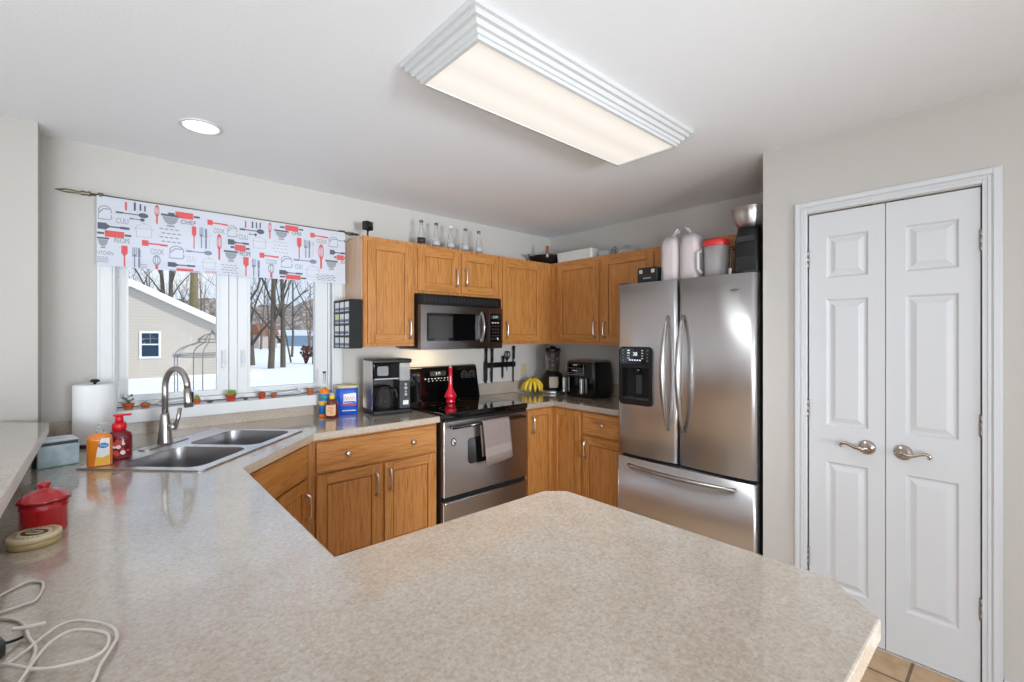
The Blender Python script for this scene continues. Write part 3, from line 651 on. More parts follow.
def holed_door(b, a, c, z0, z1, hx0, hx1, hz0, hz1, m):
    xs = sorted(set([a + (c - a) * i / 36 for i in range(37)] + [hx0, hx1])); zs = [z0, hz0, hz1, z1]; k = b.mi(m)
    F = [[b.bm.verts.new((x, yf(x, a, c), z)) for x in xs] for z in zs]
    def q(*v, s=False):
        f = b.bm.faces.new(v); f.material_index = k; f.smooth = s
    for j in range(3):
        for i in range(len(xs) - 1):
            if j == 1 and hx0 - 1e-6 <= xs[i] and xs[i + 1] <= hx1 + 1e-6: continue
            q(F[j][i], F[j][i + 1], F[j + 1][i + 1], F[j + 1][i], s=True)
    lb = [b.bm.verts.new((x, 0.06, z0)) for x in xs]; hb = [b.bm.verts.new((x, 0.06, z1)) for x in xs]; n = len(xs) - 1
    for i in range(n):
        q(F[3][i], F[3][i + 1], hb[i + 1], hb[i]); q(lb[i], lb[i + 1], F[0][i + 1], F[0][i]); q(lb[i + 1], lb[i], hb[i], hb[i + 1])
    q(F[0][0], F[1][0], F[2][0], F[3][0], hb[0], lb[0]); q(F[0][n], F[1][n], F[2][n], F[3][n], hb[n], lb[n])
b = MB(); holed_door(b, a0, c0, 0.662, 1.79, DX0, DX1, DZ0, DZ1, 'stainless')
fd1 = b.build('door', fr_); fd1['label'] = 'left refrigerator door with dispenser'
b = MB(); door_slab(b, a1, c1_, a1, c1_, 0.662, 1.79, 'stainless'); fd2 = b.build('door', fr_); fd2['label'] = 'right refrigerator door with small badge'
b = MB(); door_slab(b, 0, FW, -0.15, FW + 0.15, 0.075, 0.640, 'stainless'); fd3 = b.build('freezer_drawer', fr_)
# dispenser
b = MB()
b.prism(rrect(0.024, 0.276, 0.993, 1.374, 0.03), 0.0, 0.024, 'black', holes=[rrect(DX0 + 0.001, DX1 - 0.001, DZ0 + 0.001, DZ1 - 0.001, 0.012, 3)], X=FRONT)
b.prism(rrect(0.034, 0.266, 1.26, 1.364, 0.02), 0.0245, 0.027, 'black_gloss', X=FRONT)
b.box(DX0 + 0.002, DX1 - 0.002, 0.040, 0.055, DZ0 + 0.002, DZ1 - 0.002, 'black_gloss'); b.box(DX0 + 0.002, DX1 - 0.002, -0.02, 0.04, DZ0 + 0.002, DZ0 + 0.010, 'charcoal'); b.box(DX0 + 0.002, DX1 - 0.002, -0.02, 0.04, DZ1 - 0.012, DZ1 - 0.002, 'black_matte')
b.box(DX0 + 0.0005, DX0 + 0.004, -0.02, 0.04, DZ0 + 0.002, DZ1 - 0.002, 'black'); b.box(DX1 - 0.004, DX1 - 0.0005, -0.02, 0.04, DZ0 + 0.002, DZ1 - 0.002, 'black')
disp = b.build('dispenser', fd1)
b = MB(); b.cyl((0.15, 0.012, DZ1 - 0.045), 0.016, 0.034, 'black_gloss'); b.box(0.128, 0.172, 0.018, 0.024, DZ0 + 0.03, DZ1 - 0.06, 'charcoal', 0.004, X=T(0, 0.0, 0)); b.build('dispenser_lever', fd1)
b = MB()
def fp(x, z, w_, h_, m, o=0.0274): b.box(x - w_ / 2, x + w_ / 2, -o - 0.0006, -o, z - h_ / 2, z + h_ / 2, m)
fp(0.15, 1.325, 0.052, 0.030, 'charcoal'); text_mesh(b, '38', 0.034, 'display_white', T(0.152, -0.0285, 1.326) @ FRONT)
b.build('display', fd1)
for i in range(4):
    for x, w_, h_, m_, dz in ((0.102, 0.018, 0.006, 'display_green' if i < 2 else 'light_grey', 0.017), (0.205, 0.014, 0.006, 'light_grey', 0.017), (0.06, 0.010, 0.005, 'grey', 0.022), (0.243, 0.010, 0.005, 'grey', 0.022)):
        b = MB(); fp(x, 1.350 - i * dz, w_, h_, m_); b.build('icon', fd1)
for i in range(5):
    b = MB(); fp(0.112 + i * 0.019, 1.287, 0.011, 0.008, 'display_blue'); b.build('touch_button', fd1)
def bow(p0, p1, out, r0, r1, n=16):
    P = []; rr = []
    for i in range(n + 1):
        t_ = i / n; k = math.sin(math.pi * t_) ** 0.75
        P.append(Vector(p0).lerp(Vector(p1), t_) + Vector((0, -out * k, 0))); rr.append(r0 + (r1 - r0) * math.sin(math.pi * t_))
    return P, rr
for xh, dd in ((0.375, fd1), (0.474, fd2)):
    b = MB(); P, rr = bow((xh, -0.006, 0.862), (xh, -0.006, 1.568), 0.070, 0.012, 0.021); b.tube(P, rr, 'handle_steel', 14, 0.8, up=(1, 0, 0)); b.build('handle', dd)
b = MB(); P, rr = bow((0.09, -0.012, 0.593), (0.785, -0.012, 0.593), 0.055, 0.012, 0.018); b.tube(P, rr, 'handle_steel', 14, 0.8); b.build('handle', fd3)
b = MB(); Xb_ = T(0.775, -0.0105, 1.70) @ FRONT
ringp = [(0.026 * math.cos(R(a)), 0.010 * math.sin(R(a))) for a in range(0, 360, 20)]; ringi = [(0.024 * math.cos(R(a)), 0.008 * math.sin(R(a))) for a in range(0, 360, 20)]
b.prism(ringp, -0.004, 0.002, 'chrome', holes=[ringi], X=Xb_ @ RZ(10)); b.prism([(-0.018, -0.0015), (0.03, 0.0005), (0.03, 0.002), (-0.018, 0.001)], -0.004, 0.002, 'charcoal', X=Xb_); b.build('badge', fd2)
b = MB(); b.box(FW - 0.07, FW - 0.008, 0.0, 0.10, 1.7905, 1.806, 'charcoal', 0.006); b.box(FW - 0.06, FW - 0.01, 0.068, 0.11, 1.7585, 1.791, 'charcoal'); b.build('hinge_cover', fr_)
b = MB(); b.box(0.008, 0.07, 0.0, 0.10, 1.7905, 1.800, 'charcoal', 0.004); b.box(0.012, 0.06, 0.068, 0.11, 1.7585, 1.791, 'charcoal'); b.build('hinge_cover', fr_)

# ---- over-the-range microwave
mw = thing('microwave', 'stainless over-the-range microwave with dark window and black vent strip', 'microwave', (1.674, 2.862, 1.345))
MW, MH = 0.758, 0.404
b = MB(); b.box(0, MW, 0.02, 0.357, 0.012, MH, 'black_matte'); b.box(0.0, MW, 0.0, 0.0199, 0.326, MH, 'black'); b.box(0.02, MW - 0.02, 0.03, 0.34, 0.0, 0.0118, 'stainless_dark'); b.build('body', mw)
b = MB()
for i in range(22): b.box(0.03 + i * 0.032, 0.052 + i * 0.032, -0.0015, -0.0001, 0.345, 0.385, 'black_matte')
b.build('vent_grille', mw)
b = MB(); b.prism([(0, 0.0), (0.6, 0.0), (0.6, 0.323), (0, 0.323)], -0.0195, 0.016, 'stainless_dark', holes=[rrect(0.05, 0.515, 0.062, 0.268, 0.012)], X=FRONT); md = b.build('door', mw)
b = MB(); b.box(0.046, 0.519, 0.004, 0.016, 0.058, 0.272, 'black_glass'); b.box(0.075, 0.285, 0.0028, 0.0039, 0.085, 0.245, 'screen_grey'); b.build('window', md)
b = MB(); P, rr = bow((0.548, -0.012, 0.05), (0.548, -0.012, 0.29), 0.034, 0.010, 0.012); b.tube(P, rr, 'stainless_dark', 12, 0.8, up=(1, 0, 0)); b.build('handle', md)
b = MB(); b.prism([(0.575 + 0.018 * math.sin(R(a)), 0.17 + 0.115 * math.cos(R(a))) for a in range(0, 360, 12)], 0.0162, 0.0175, 'black_gloss', X=FRONT); b.build('handle_recess', md)
b = MB(); b.prism([(0.603, 0.0), (MW, 0.0), (MW, 0.323), (0.603, 0.323)], -0.0195, 0.016, 'stainless_dark', X=FRONT); cp = b.build('control_panel', mw)
b = MB(); b.prism(rrect(0.628, 0.74, 0.052, 0.278, 0.008), 0.0162, 0.018, 'black_gloss', X=FRONT); b.prism(rrect(0.64, 0.728, 0.238, 0.264, 0.004), 0.0182, 0.0188, 'charcoal', X=FRONT)
text_mesh(b, '2:10', 0.026, 'display_green', T(0.684, -0.0192, 0.251) @ FRONT)
for i in range(3):
    for j in range(6):
        b.box(0.648 + i * 0.027, 0.666 + i * 0.027, -0.019, -0.0182, 0.07 + j * 0.026, 0.080 + j * 0.026, 'light_grey' if j == 5 else 'charcoal')
b.box(0.702, 0.714, -0.0195, -0.0182, 0.068, 0.086, 'label_white'); b.build('keypad', cp)

# ---- range
rg = thing('range', 'stainless electric range with black glass cooktop and backguard', 'range', (1.664, 2.56, 0))
RW = 0.764
b = MB(); b.box(0.002, RW - 0.002, 0.02, 0.638, 0.06, 0.893, 'black_matte'); b.box(0.03, RW - 0.03, 0.06, 0.60, 0.0, 0.06, 'black'); b.build('body', rg)
b = MB(); b.box(-0.004 + 0.001, RW + 0.002, -0.022, 0.6, 0.8935, 0.931, 'black_glass', 0.008, 3)
for cx, cy, r0 in ((0.2, 0.15, 0.105), (0.56, 0.15, 0.085), (0.2, 0.43, 0.08), (0.56, 0.43, 0.105)):
    b.lathe([(r0, 0.93105), (r0, 0.9313), (r0 - 0.003, 0.9313), (r0 - 0.003, 0.93105)], 'charcoal', c=(cx, cy, 0), n=40, cap=False)
b.build('cooktop', rg)
b = MB(); pr = [(0.572, 0.9315), (0.60, 1.16), (0.612, 1.192), (0.628, 1.2), (0.64, 1.196), (0.6405, 0.9315)]
def sect(x, d): return [(x, p[0] + (0.02 if d and p[1] > 1 else 0), p[1] - (0.012 if d and p[1] > 1.1 else 0)) for p in pr]
b.loft([sect(0.006, 1), sect(0.02, 0), sect(RW - 0.02, 0), sect(RW - 0.006, 1)], 'black_gloss', smooth=False); bgd = b.build('backguard', rg)
SL = math.degrees(math.atan2(0.028, 0.2285))
def on_bg(x, z): return T(x, 0.572 + (z - 0.9315) * 0.028 / 0.2285 - 0.0012, z) @ Matrix.Rotation(R(-SL), 4, 'X') @ FRONT
for kx in (0.075, 0.15, RW - 0.15, RW - 0.075):
    b = MB(); b.cyl((0, 0, 0), 0.024, 0.02, 'black', 24, X=on_bg(kx, 1.115)); b.box(-0.004, 0.004, -0.022, 0.022, 0.0202, 0.028, 'charcoal', 0.002, X=on_bg(kx, 1.115)); kk = b.build('knob', rg)
    b = MB()
    for a in range(-135, 136, 27):
        b.box(-0.0014, 0.0014, 0.030, 0.036, 0, 0.0006, 'light_grey', X=on_bg(kx, 1.115) @ RZ(a))
    b.build('dial_marks', rg)
b = MB(); b.prism(rrect(-0.075, 0.075, -0.018, 0.02, 0.01), 0, 0.001, 'charcoal', X=on_bg(RW / 2 - 0.03, 1.14)); text_mesh(b, '2:10', 0.026, 'display_white', on_bg(RW / 2 - 0.03, 1.142) @ T(0, 0, 0.0015))
for i in range(9): b.box(-0.006, 0.006, -0.003, 0.003, 0, 0.0008, 'label_white', X=on_bg(RW / 2 - 0.15 + i * 0.03, 1.103))
for i in range(6): b.box(-0.006, 0.006, -0.003, 0.003, 0, 0.0008, 'light_grey', X=on_bg(RW / 2 - 0.12 + i * 0.036, 1.085))
b.build('clock_panel', rg)
b = MB(); b.box(0.004, RW - 0.004, -0.016, 0.0195, 0.372, 0.874, 'oven_steel', 0.006); od = b.build('oven_door', rg)
b = MB(); b.prism(rrect(0.2, 0.595, 0.565, 0.745, 0.03), 0.0163, 0.0185, 'black_glass', X=FRONT); b.build('oven_window', od)
b = MB(); b.box(0.012, RW - 0.012, -0.02, 0.0195, 0.8745, 0.8925, 'black', 0.003); b.build('vent_trim', rg)
b = MB(); b.tube([(0.05, -0.05, 0.838), (RW - 0.05, -0.05, 0.838)], 0.0115, 'black_gloss', 14)
for x in (0.065, RW - 0.065): b.box(x - 0.012, x + 0.012, -0.05, -0.0165, 0.828, 0.848, 'black', 0.003)
b.build('handle', od)
b = MB(); Xe = T(0.083, -0.0165, 0.735) @ FRONT
b.prism([(0.021 * math.cos(R(a)), 0.027 * math.sin(R(a))) for a in range(0, 360, 15)], 0, 0.0012, 'black', X=Xe)
b.prism([(0.014 * math.cos(R(a)), 0.019 * math.sin(R(a)) - 0.0) for a in range(0, 360, 20)], 0.0013, 0.002, 'label_white', X=Xe)
b.prism([(0.005 + 0.006 * math.cos(R(a)), -0.008 + 0.008 * math.sin(R(a))) for a in range(0, 360, 30)], 0.0021, 0.0026, 'black', X=Xe)
b.prism([(-0.004 + 0.004 * math.cos(R(a)), 0.004 + 0.010 * math.sin(R(a))) for a in range(0, 360, 30)], 0.0021, 0.0026, 'grey', X=Xe); b.build('emblem', od)
b = MB(); b.box(0.004, RW - 0.004, -0.012, 0.0195, 0.07, 0.342, 'oven_steel', 0.005); b.box(0.006, RW - 0.006, -0.032, -0.0125, 0.318, 0.345, 'oven_steel', 0.007); b.build('storage_drawer', rg)
b = MB(); b.box(0.008, RW - 0.008, 0.0, 0.0195, 0.343, 0.371, 'backdrop_black'); b.build('drawer_gap', rg)

# towel over the oven handle
tx0, tx1 = 1.955, 2.20; hy, hz = 2.51, 0.838
def cloth(b, front, back, x0, x1, m, band=None, skew=0.0):
    prof_ = [(-0.0205, front), (-0.0200, front + 0.06), (-0.0195, front + 0.12), (-0.018, hz - 0.06), (-0.0165, hz - 0.01), (-0.0125, hz + 0.010), (0.0, hz + 0.0162), (0.0125, hz + 0.010), (0.0150, hz - 0.02), (0.0155, hz - 0.1), (0.0155, back)]
    nx = 14; th = 0.0035; vs = []; k0 = b.mi(m); k1 = b.mi(band or m)
    for side in (0, 1):
        g = []
        for j, (y, z) in enumerate(prof_):
            pa = prof_[max(0, j - 1)]; pb = prof_[min(len(prof_) - 1, j + 1)]; d = Vector((pb[0] - pa[0], pb[1] - pa[1])).normalized(); nrm = Vector((-d.y, d.x))
            row = []
            for i in range(nx + 1):
                t_ = i / nx; dn = max(0, (hz - z)) / 0.3; wv_ = 0.004 * math.sin(t_ * 9 + 1) * dn if j < 5 else 0
                q = Vector((y, z)) + nrm * (th if side else 0)
                row.append(b.bm.verts.new((x0 + (x1 - x0) * t_ + 0.03 * dn, hy + q.x - abs(wv_), q.y + (skew * (t_ - 0.5) * dn if j < 3 else 0))))
            g.append(row)
        vs.append(g)
    for side in (0, 1):
        g = vs[side]
        for j in range(len(prof_) - 1):
            for i in range(nx):
                f = b.bm.faces.new((g[j][i], g[j][i + 1], g[j + 1][i + 1], g[j + 1][i])); f.smooth = True; f.material_index = k1 if j == 1 else k0
    n_ = len(prof_) - 1
    for i in range(nx):
        for j in (0, n_): b.bm.faces.new((vs[0][j][i], vs[0][j][i + 1], vs[1][j][i + 1], vs[1][j][i])).material_index = k0
    for j in range(n_):
        for i in (0, nx): b.bm.faces.new((vs[0][j][i], vs[0][j + 1][i], vs[1][j + 1][i], vs[1][j][i])).material_index = k0
b = MB(); cloth(b, 0.552, 0.60, tx0, tx1, 'towel', 'towel_band', 0.03)
tw = b.build('dish_towel'); recenter(tw, (2.08, hy, 0.552)); tag(tw, 'grey-mauve dish towel draped over the oven door handle', 'towel')

# red long-necked vase on the cooktop
v = thing('vase', 'red long-necked vase standing at the back of the cooktop', 'vase', (1.99, 2.94, 0.9316))
b = MB(); b.lathe([(0.030, 0), (0.036, 0.004), (0.038, 0.012), (0.030, 0.022), (0.040, 0.034), (0.046, 0.050), (0.044, 0.066), (0.030, 0.088), (0.019, 0.112), (0.0145, 0.15), (0.013, 0.2), (0.0125, 0.25), (0.015, 0.265), (0.0145, 0.272), (0.010, 0.272), (0.009, 0.255), (0.0001, 0.25)], 'red_glass', n=28); b.build('vase_body', v)
b = MB(); b.lathe([(0.006, 0.2505), (0.008, 0.27), (0.006, 0.283), (0.0001, 0.286)], 'light_grey', n=16); b.build('stopper', v)

# ================================================================== SINK AND TAP
sinkt = thing('sink', 'stainless double-bowl drop-in sink set diagonally in the corner', 'sink', (SC[0], SC[1], CT + 0.0003), 45)
b = MB(); b1 = rrect(-0.355, -0.022, -0.222, 0.135, 0.06, 6); b2 = rrect(0.022, 0.355, -0.222, 0.135, 0.06, 6)
b.prism(rrect(-0.392, 0.392, -0.266, 0.266, 0.02, 4), 0, 0.006, 'stainless', holes=[b1, b2]); b.build('rim', sinkt)
for lp, cx in ((b1, -0.1885), (b2, 0.1885)):
    b = MB(); cy = -0.0435
    def sc_(k, z): return [(cx + (p[0] - cx) * k, cy + (p[1] - cy) * k, z) for p in lp]
    b.loft([sc_(0.998, 0.0055), sc_(0.985, -0.004), sc_(0.965, -0.06), sc_(0.94, -0.15), sc_(0.88, -0.178), sc_(0.75, -0.184), sc_(0.12, -0.188), sc_(0.0001, -0.188)], 'sink_steel', caps=False)
    bw = b.build('bowl', sinkt, keep=False)
    b = MB(); b.lathe([(0.0001, -0.1855), (0.02, -0.1858), (0.038, -0.1835), (0.042, -0.1845), (0.042, -0.187)], 'chrome', c=(cx, cy, 0), n=24); b.build('drain', bw)
fc = thing('faucet', 'tall brushed-nickel gooseneck faucet with pull-down spray head behind the sink', 'faucet', (0.222, 2.775, CT + 0.0065))
b = MB(); Xd = RZ(45); b.prism(rrect(-0.135, 0.135, -0.028, 0.028, 0.027), 0, 0.005, 'brushed_nickel', X=Xd); b.build('deck_plate', fc)
b = MB(); b.lathe([(0.032, 0.0053), (0.032, 0.012), (0.029, 0.03), (0.024, 0.09), (0.0185, 0.14), (0.0165, 0.15), (0.0001, 0.15)], 'brushed_nickel'); b.build('base', fc)
ds = Vector((0.072, -0.15, 0)); Ls = ds.length; dn_ = ds.normalized(); P = [(0, 0, 0.1505), (0, 0, 0.25)]
rad = Ls / 2
for i in range(13):
    a = math.pi * (1 - i / 12.0); q = dn_ * (rad + rad * math.cos(a)); P.append((q.x, q.y, 0.275 + rad * 1.12 * math.sin(a)))
b = MB(); b.tube(P, 0.0135, 'brushed_nickel', 16); b.build('neck', fc)
e_ = ds; b = MB()
b.tube([(e_.x, e_.y, 0.2745), (e_.x * 1.02, e_.y * 1.02, 0.25), (e_.x * 1.05, e_.y * 1.05, 0.22), (e_.x * 1.06, e_.y * 1.06, 0.19)], [0.0155, 0.017, 0.019, 0.019], 'brushed_nickel', 16); sh = b.build('spray_head', fc)
b = MB(); b.box(0.012, 0.021, -0.007, 0.007, 0.21, 0.262, 'black', 0.003, X=T(e_.x * 1.04, e_.y * 1.04, 0) @ RZ(-38)); b.build('spray_button', sh)
b = MB(); l0 = Vector((0.746, -0.666, 0)); b.tube([tuple(l0 * 0.02 + Vector((0, 0, 0.085))), tuple(l0 * 0.05 + Vector((0, 0, 0.085)))], 0.017, 'brushed_nickel', 14)
b.tube([tuple(l0 * 0.048 + Vector((0, 0, 0.09))), tuple(l0 * 0.062 + Vector((0, 0, 0.12))), tuple(l0 * 0.072 + Vector((0, 0, 0.175)))], [0.012, 0.009, 0.0095], 'brushed_nickel', 12); b.build('lever', fc)

glassy('smoke_glass', (0.75, 0.73, 0.72, 1), 0.35, 0.04, 0.12, (0.3, 0.29, 0.28, 1))
# ================================================================== THINGS ON THE WORKTOP
Z = CT + 0.0004
# paper towel
pt = thing('paper_towel_holder', 'white paper towel roll on a black upright holder left of the sink', 'paper towels', (-0.032, 3.02, Z))
b = MB(); b.lathe([(0.08, 0), (0.082, 0.006), (0.078, 0.014), (0.0001, 0.014)], 'black', n=36); b.tube([(0, 0, 0.0145), (0, 0, 0.304)], 0.006, 'black', 10); b.lathe([(0.010, 0.304), (0.019, 0.309), (0.019, 0.314), (0.010, 0.32), (0.0001, 0.32)], 'black'); b.build('holder', pt)
b = MB(); b.lathe([(0.022, 0.015), (0.078, 0.015), (0.081, 0.02), (0.081, 0.290), (0.078, 0.296), (0.022, 0.296), (0.020, 0.29), (0.020, 0.02), (0.022, 0.015)], 'paper', n=40); b.build('roll', pt)
# tissue box
tb = thing('tissue_box', 'pale blue tissue box with a soft landscape print beside the bar ledge', 'tissue box', (-0.148, 2.67, Z), 0)
tb.rotation_euler = (0, 0, R(12))
b = MB(); b.box(-0.062, 0.062, -0.058, 0.058, 0, 0.105, 'box_blue', 0.003); b.build('carton', tb)
b = MB(); b.box(-0.0585, 0.0585, -0.0596, -0.0584, 0.004, 0.088, 'box_picture'); b.box(-0.0585, 0.0585, -0.0596, -0.0584, 0.088, 0.101, 'charcoal'); b.box(-0.0585, 0.0585, -0.0598, -0.0584, 0.0005, 0.004, 'tissue_green'); b.box(-0.0636, -0.0624, -0.055, 0.055, 0.002, 0.101, 'charcoal'); b.build('printed_front', tb)
b = MB(); b.prism(rrect(-0.058, 0.058, -0.054, 0.054, 0.01), 0.1052, 0.1064, 'box_top', holes=[[(0.035 * math.cos(R(a)), 0.018 * math.sin(R(a))) for a in range(0, 360, 20)]]); b.build('top_panel', tb)
# amber hand soap
s1 = thing('soap_bottle', 'orange hand soap pump bottle with white and blue label at the sink corner', 'soap bottle', (-0.012, 2.50, Z + 0.0062), 0)
s1.rotation_euler = (0, 0, R(-8))
b = MB(); 
def rr3(w_, d_, r_, z): return [(p[0], p[1], z) for p in rrect(-w_, w_, -d_, d_, r_, 4)]
b.loft([rr3(0.038, 0.022, 0.02, 0), rr3(0.040, 0.024, 0.022, 0.006), rr3(0.040, 0.024, 0.022, 0.10), rr3(0.037, 0.022, 0.02, 0.118), rr3(0.022, 0.017, 0.016, 0.128), rr3(0.014, 0.014, 0.0135, 0.131)], 'amber'); b.build('bottle', s1)
b = MB(); pr_ = [(-0.012, 0.004), (0.034, 0.004), (0.034, 0.112), (0.008, 0.112), (-0.004, 0.07)]
b.prism([(x, z) for x, z in pr_], 0.0243, 0.0248, 'label_white', X=FRONT); b.prism([(0.015 + 0.016 * math.cos(R(a)), 0.083 + 0.011 * math.sin(R(a))) for a in range(0, 360, 20)], 0.0250, 0.0254, 'label_blue', X=FRONT)
text_mesh(b, 'Dial', 0.013, 'label_white', T(0.015, -0.0258, 0.083) @ FRONT); b.prism([(-0.011, 0.005), (0.033, 0.005), (0.033, 0.045), (0.012, 0.034), (-0.008, 0.04)], 0.0250, 0.0253, 'orange_label', X=FRONT); b.build('label', s1)
b = MB(); b.cyl((0, 0, 0.1315), 0.014, 0.016, 'bottle_glass'); b.cyl((0, 0, 0.148), 0.006, 0.014, 'bottle_glass', 12); b.box(-0.008, 0.032, -0.008, 0.008, 0.162, 0.172, 'bottle_glass', 0.003); b.build('pump', s1)
# red foaming soap
s2 = thing('soap_bottle', 'red foaming hand soap bottle with pump beside the orange soap', 'soap bottle', (0.050, 2.588, Z + 0.0062)); s2.rotation_euler = (0, 0, R(-5))
b = MB(); b.loft([rr3(0.042, 0.030, 0.028, 0), rr3(0.044, 0.032, 0.03, 0.006), rr3(0.044, 0.032, 0.03, 0.09), rr3(0.040, 0.03, 0.028, 0.106), rr3(0.025, 0.022, 0.021, 0.118), rr3(0.022, 0.022, 0.0215, 0.12)], 'dark_red'); b.build('bottle', s2)
b = MB()
rs = random.Random(3)
for i in range(26):
    x, z = rs.uniform(-0.026, 0.030), rs.uniform(0.012, 0.092); r0 = rs.uniform(0.005, 0.010)
    b.prism([(x + r0 * math.cos(R(a)), z + r0 * math.sin(R(a))) for a in range(0, 360, 30)], 0.0322, 0.0325 + i * 0.00006, rs.choice(['red_plastic', 'black', 'label_red', 'red_plastic', 'label_white'] if i % 5 == 0 else ['red_plastic', 'black', 'dark_red', 'label_red']), X=FRONT)
b.build('label', s2)
b = MB(); b.cyl((0, 0, 0.1203), 0.025, 0.032, 'red_plastic', 28); b.cyl((0, 0, 0.1525), 0.014, 0.028, 'red_plastic'); b.box(-0.022, 0.042, -0.012, 0.012, 0.1807, 0.189, 'red_plastic', 0.004); b.build('pump', s2)
# red enamel canister
cn = thing('canister', 'red enamel canister with domed lid beside the bar ledge', 'canister', (-0.121, 1.775, Z))
b = MB(); b.lathe([(0.042, 0), (0.047, 0.003), (0.049, 0.010), (0.049, 0.066), (0.0502, 0.068), (0.0502, 0.071), (0.049, 0.073), (0.049, 0.086), (0.046, 0.086), (0.046, 0.015), (0.0001, 0.015)], 'red_enamel', n=40); b.build('pot', cn)
b = MB(); b.lathe([(0.052, 0.0865), (0.0545, 0.088), (0.0545, 0.091), (0.049, 0.094), (0.038, 0.105), (0.023, 0.113), (0.011, 0.116), (0.010, 0.120), (0.013, 0.124), (0.014, 0.130), (0.010, 0.134), (0.0001, 0.135)], 'red_enamel', n=40); ld = b.build('lid', cn)
b = MB(); b.lathe([(0.0540, 0.0863), (0.0556, 0.0863), (0.0556, 0.0876), (0.0548, 0.0876)], 'black', n=40, cap=False); b.build('lid_rim', ld)
# round tin with a dark emblem
tn = thing('tin', 'flat round beige tin with a dark emblem, in front of the red canister', 'tin', (-0.132, 1.685, Z)); 
b = MB(); b.lathe([(0.048, 0), (0.050, 0.002), (0.050, 0.014), (0.048, 0.0155), (0.0001, 0.0155)], 'tin_edge', n=40); b.build('base', tn)
b = MB(); b.lathe([(0.0495, 0.0158), (0.051, 0.0165), (0.051, 0.026), (0.049, 0.028), (0.0001, 0.0282)], 'tin_beige', n=40); ld = b.build('lid', tn)
b = MB(); Xe = T(0, 0, 0.0284) @ RZ(-42)
def ell(a_, c_, n=28): return [(a_ * math.cos(2 * math.pi * i / n), c_ * math.sin(2 * math.pi * i / n)) for i in range(n)]
b.prism(ell(0.030, 0.021), 0, 0.0004, 'label_dark', X=Xe); b.prism(ell(0.021, 0.012), 0.0005, 0.0008, 'tin_beige', X=Xe); b.prism([(-0.018, -0.004), (0.006, -0.004), (0.018, 0.005), (-0.008, 0.004)], 0.0009, 0.0012, 'label_dark', X=Xe)
b.prism(ell(0.043, 0.043, 36), 0, 0.0003, 'tin_edge', holes=[ell(0.0415, 0.0415, 36)], X=Xe)
for k in range(26):
    if k % 13 not in (5, 6, 7): b.box(-0.0011, 0.0011, 0.0335, 0.0385, 0, 0.0004, 'label_dark', X=Xe @ RZ(k * 360 / 26))
b.build('emblem', ld)
# white charging cable with its black plug
def smooth_path(pts, n=8):
    P = [Vector(p) for p in pts]; o_ = []
    for i in range(len(P) - 1):
        p0, p1, p2, p3 = P[max(0, i - 1)], P[i], P[i + 1], P[min(len(P) - 1, i + 2)]
        for k in range(n):
            t_ = k / n; o_.append(0.5 * ((2 * p1) + (p2 - p0) * t_ + (2 * p0 - 5 * p1 + 4 * p2 - p3) * t_ * t_ + (3 * p1 - p0 - 3 * p2 + p3) * t_ ** 3))
    o_.append(P[-1]); return o_
cz = 0.0032
cab = thing('charging_cable', 'white charging cable lying in loose loops on the near worktop', 'cable', (-0.07, 1.15, CT + 0.0003))
pts = [(-0.164, 1.375), (-0.157, 1.385), (-0.14, 1.407), (-0.121, 1.423), (-0.102, 1.407), (-0.095, 1.375), (-0.101, 1.316), (-0.119, 1.308), (-0.137, 1.302), (-0.154, 1.299), (-0.157, 1.288), (-0.145, 1.275), (-0.127, 1.255), (-0.115, 1.234), (-0.105, 1.193), (-0.097, 1.149), (-0.085, 1.099), (-0.087, 1.051), (-0.091, 0.994), (-0.058, 0.932), (-0.017, 0.928), (-0.004, 0.977), (0.01, 1.02), (0.017, 1.055), (0.006, 1.101), (-0.032, 1.153), (-0.056, 1.16), (-0.076, 1.138), (-0.094, 1.106), (-0.115, 1.091), (-0.13, 1.092), (-0.116, 1.069), (-0.074, 1.017), (-0.034, 1.0), (-0.007, 1.0), (0.005, 1.024), (0.002, 1.065), (-0.036, 1.111), (-0.062, 1.101), (-0.079, 1.062), (-0.097, 0.987)]
P = smooth_path([(x + 0.07, y - 1.15, cz + (0.0055 if 14 <= i < 29 else 0.0105 if i >= 31 else 0)) for i, (x, y) in enumerate(pts)], 6); b = MB(); b.tube(P, 0.0027, 'cable_white', 8); b.build('cord', cab)
b = MB(); b.tube(smooth_path([(-0.049, 0.032, 0.016), (-0.030, 0.028, 0.014), (-0.008, 0.028, 0.012)]), 0.0036, 'cable_white', 8); b.build('plug_tip', cab)
ad = thing('power_adapter', 'small black power adapter at the lower left edge of the worktop', 'adapter', (-0.149, 1.138, Z), 20)
b = MB(); b.box(-0.022, 0.022, -0.026, 0.026, 0, 0.028, 'charcoal', 0.005); b.build('case', ad); b = MB(); b.tube(smooth_path([(0.0225, 0.0, 0.012), (0.035, 0.004, 0.008), (0.05, 0.012, 0.004)]), 0.0025, 'black', 8); b.build('lead', ad)

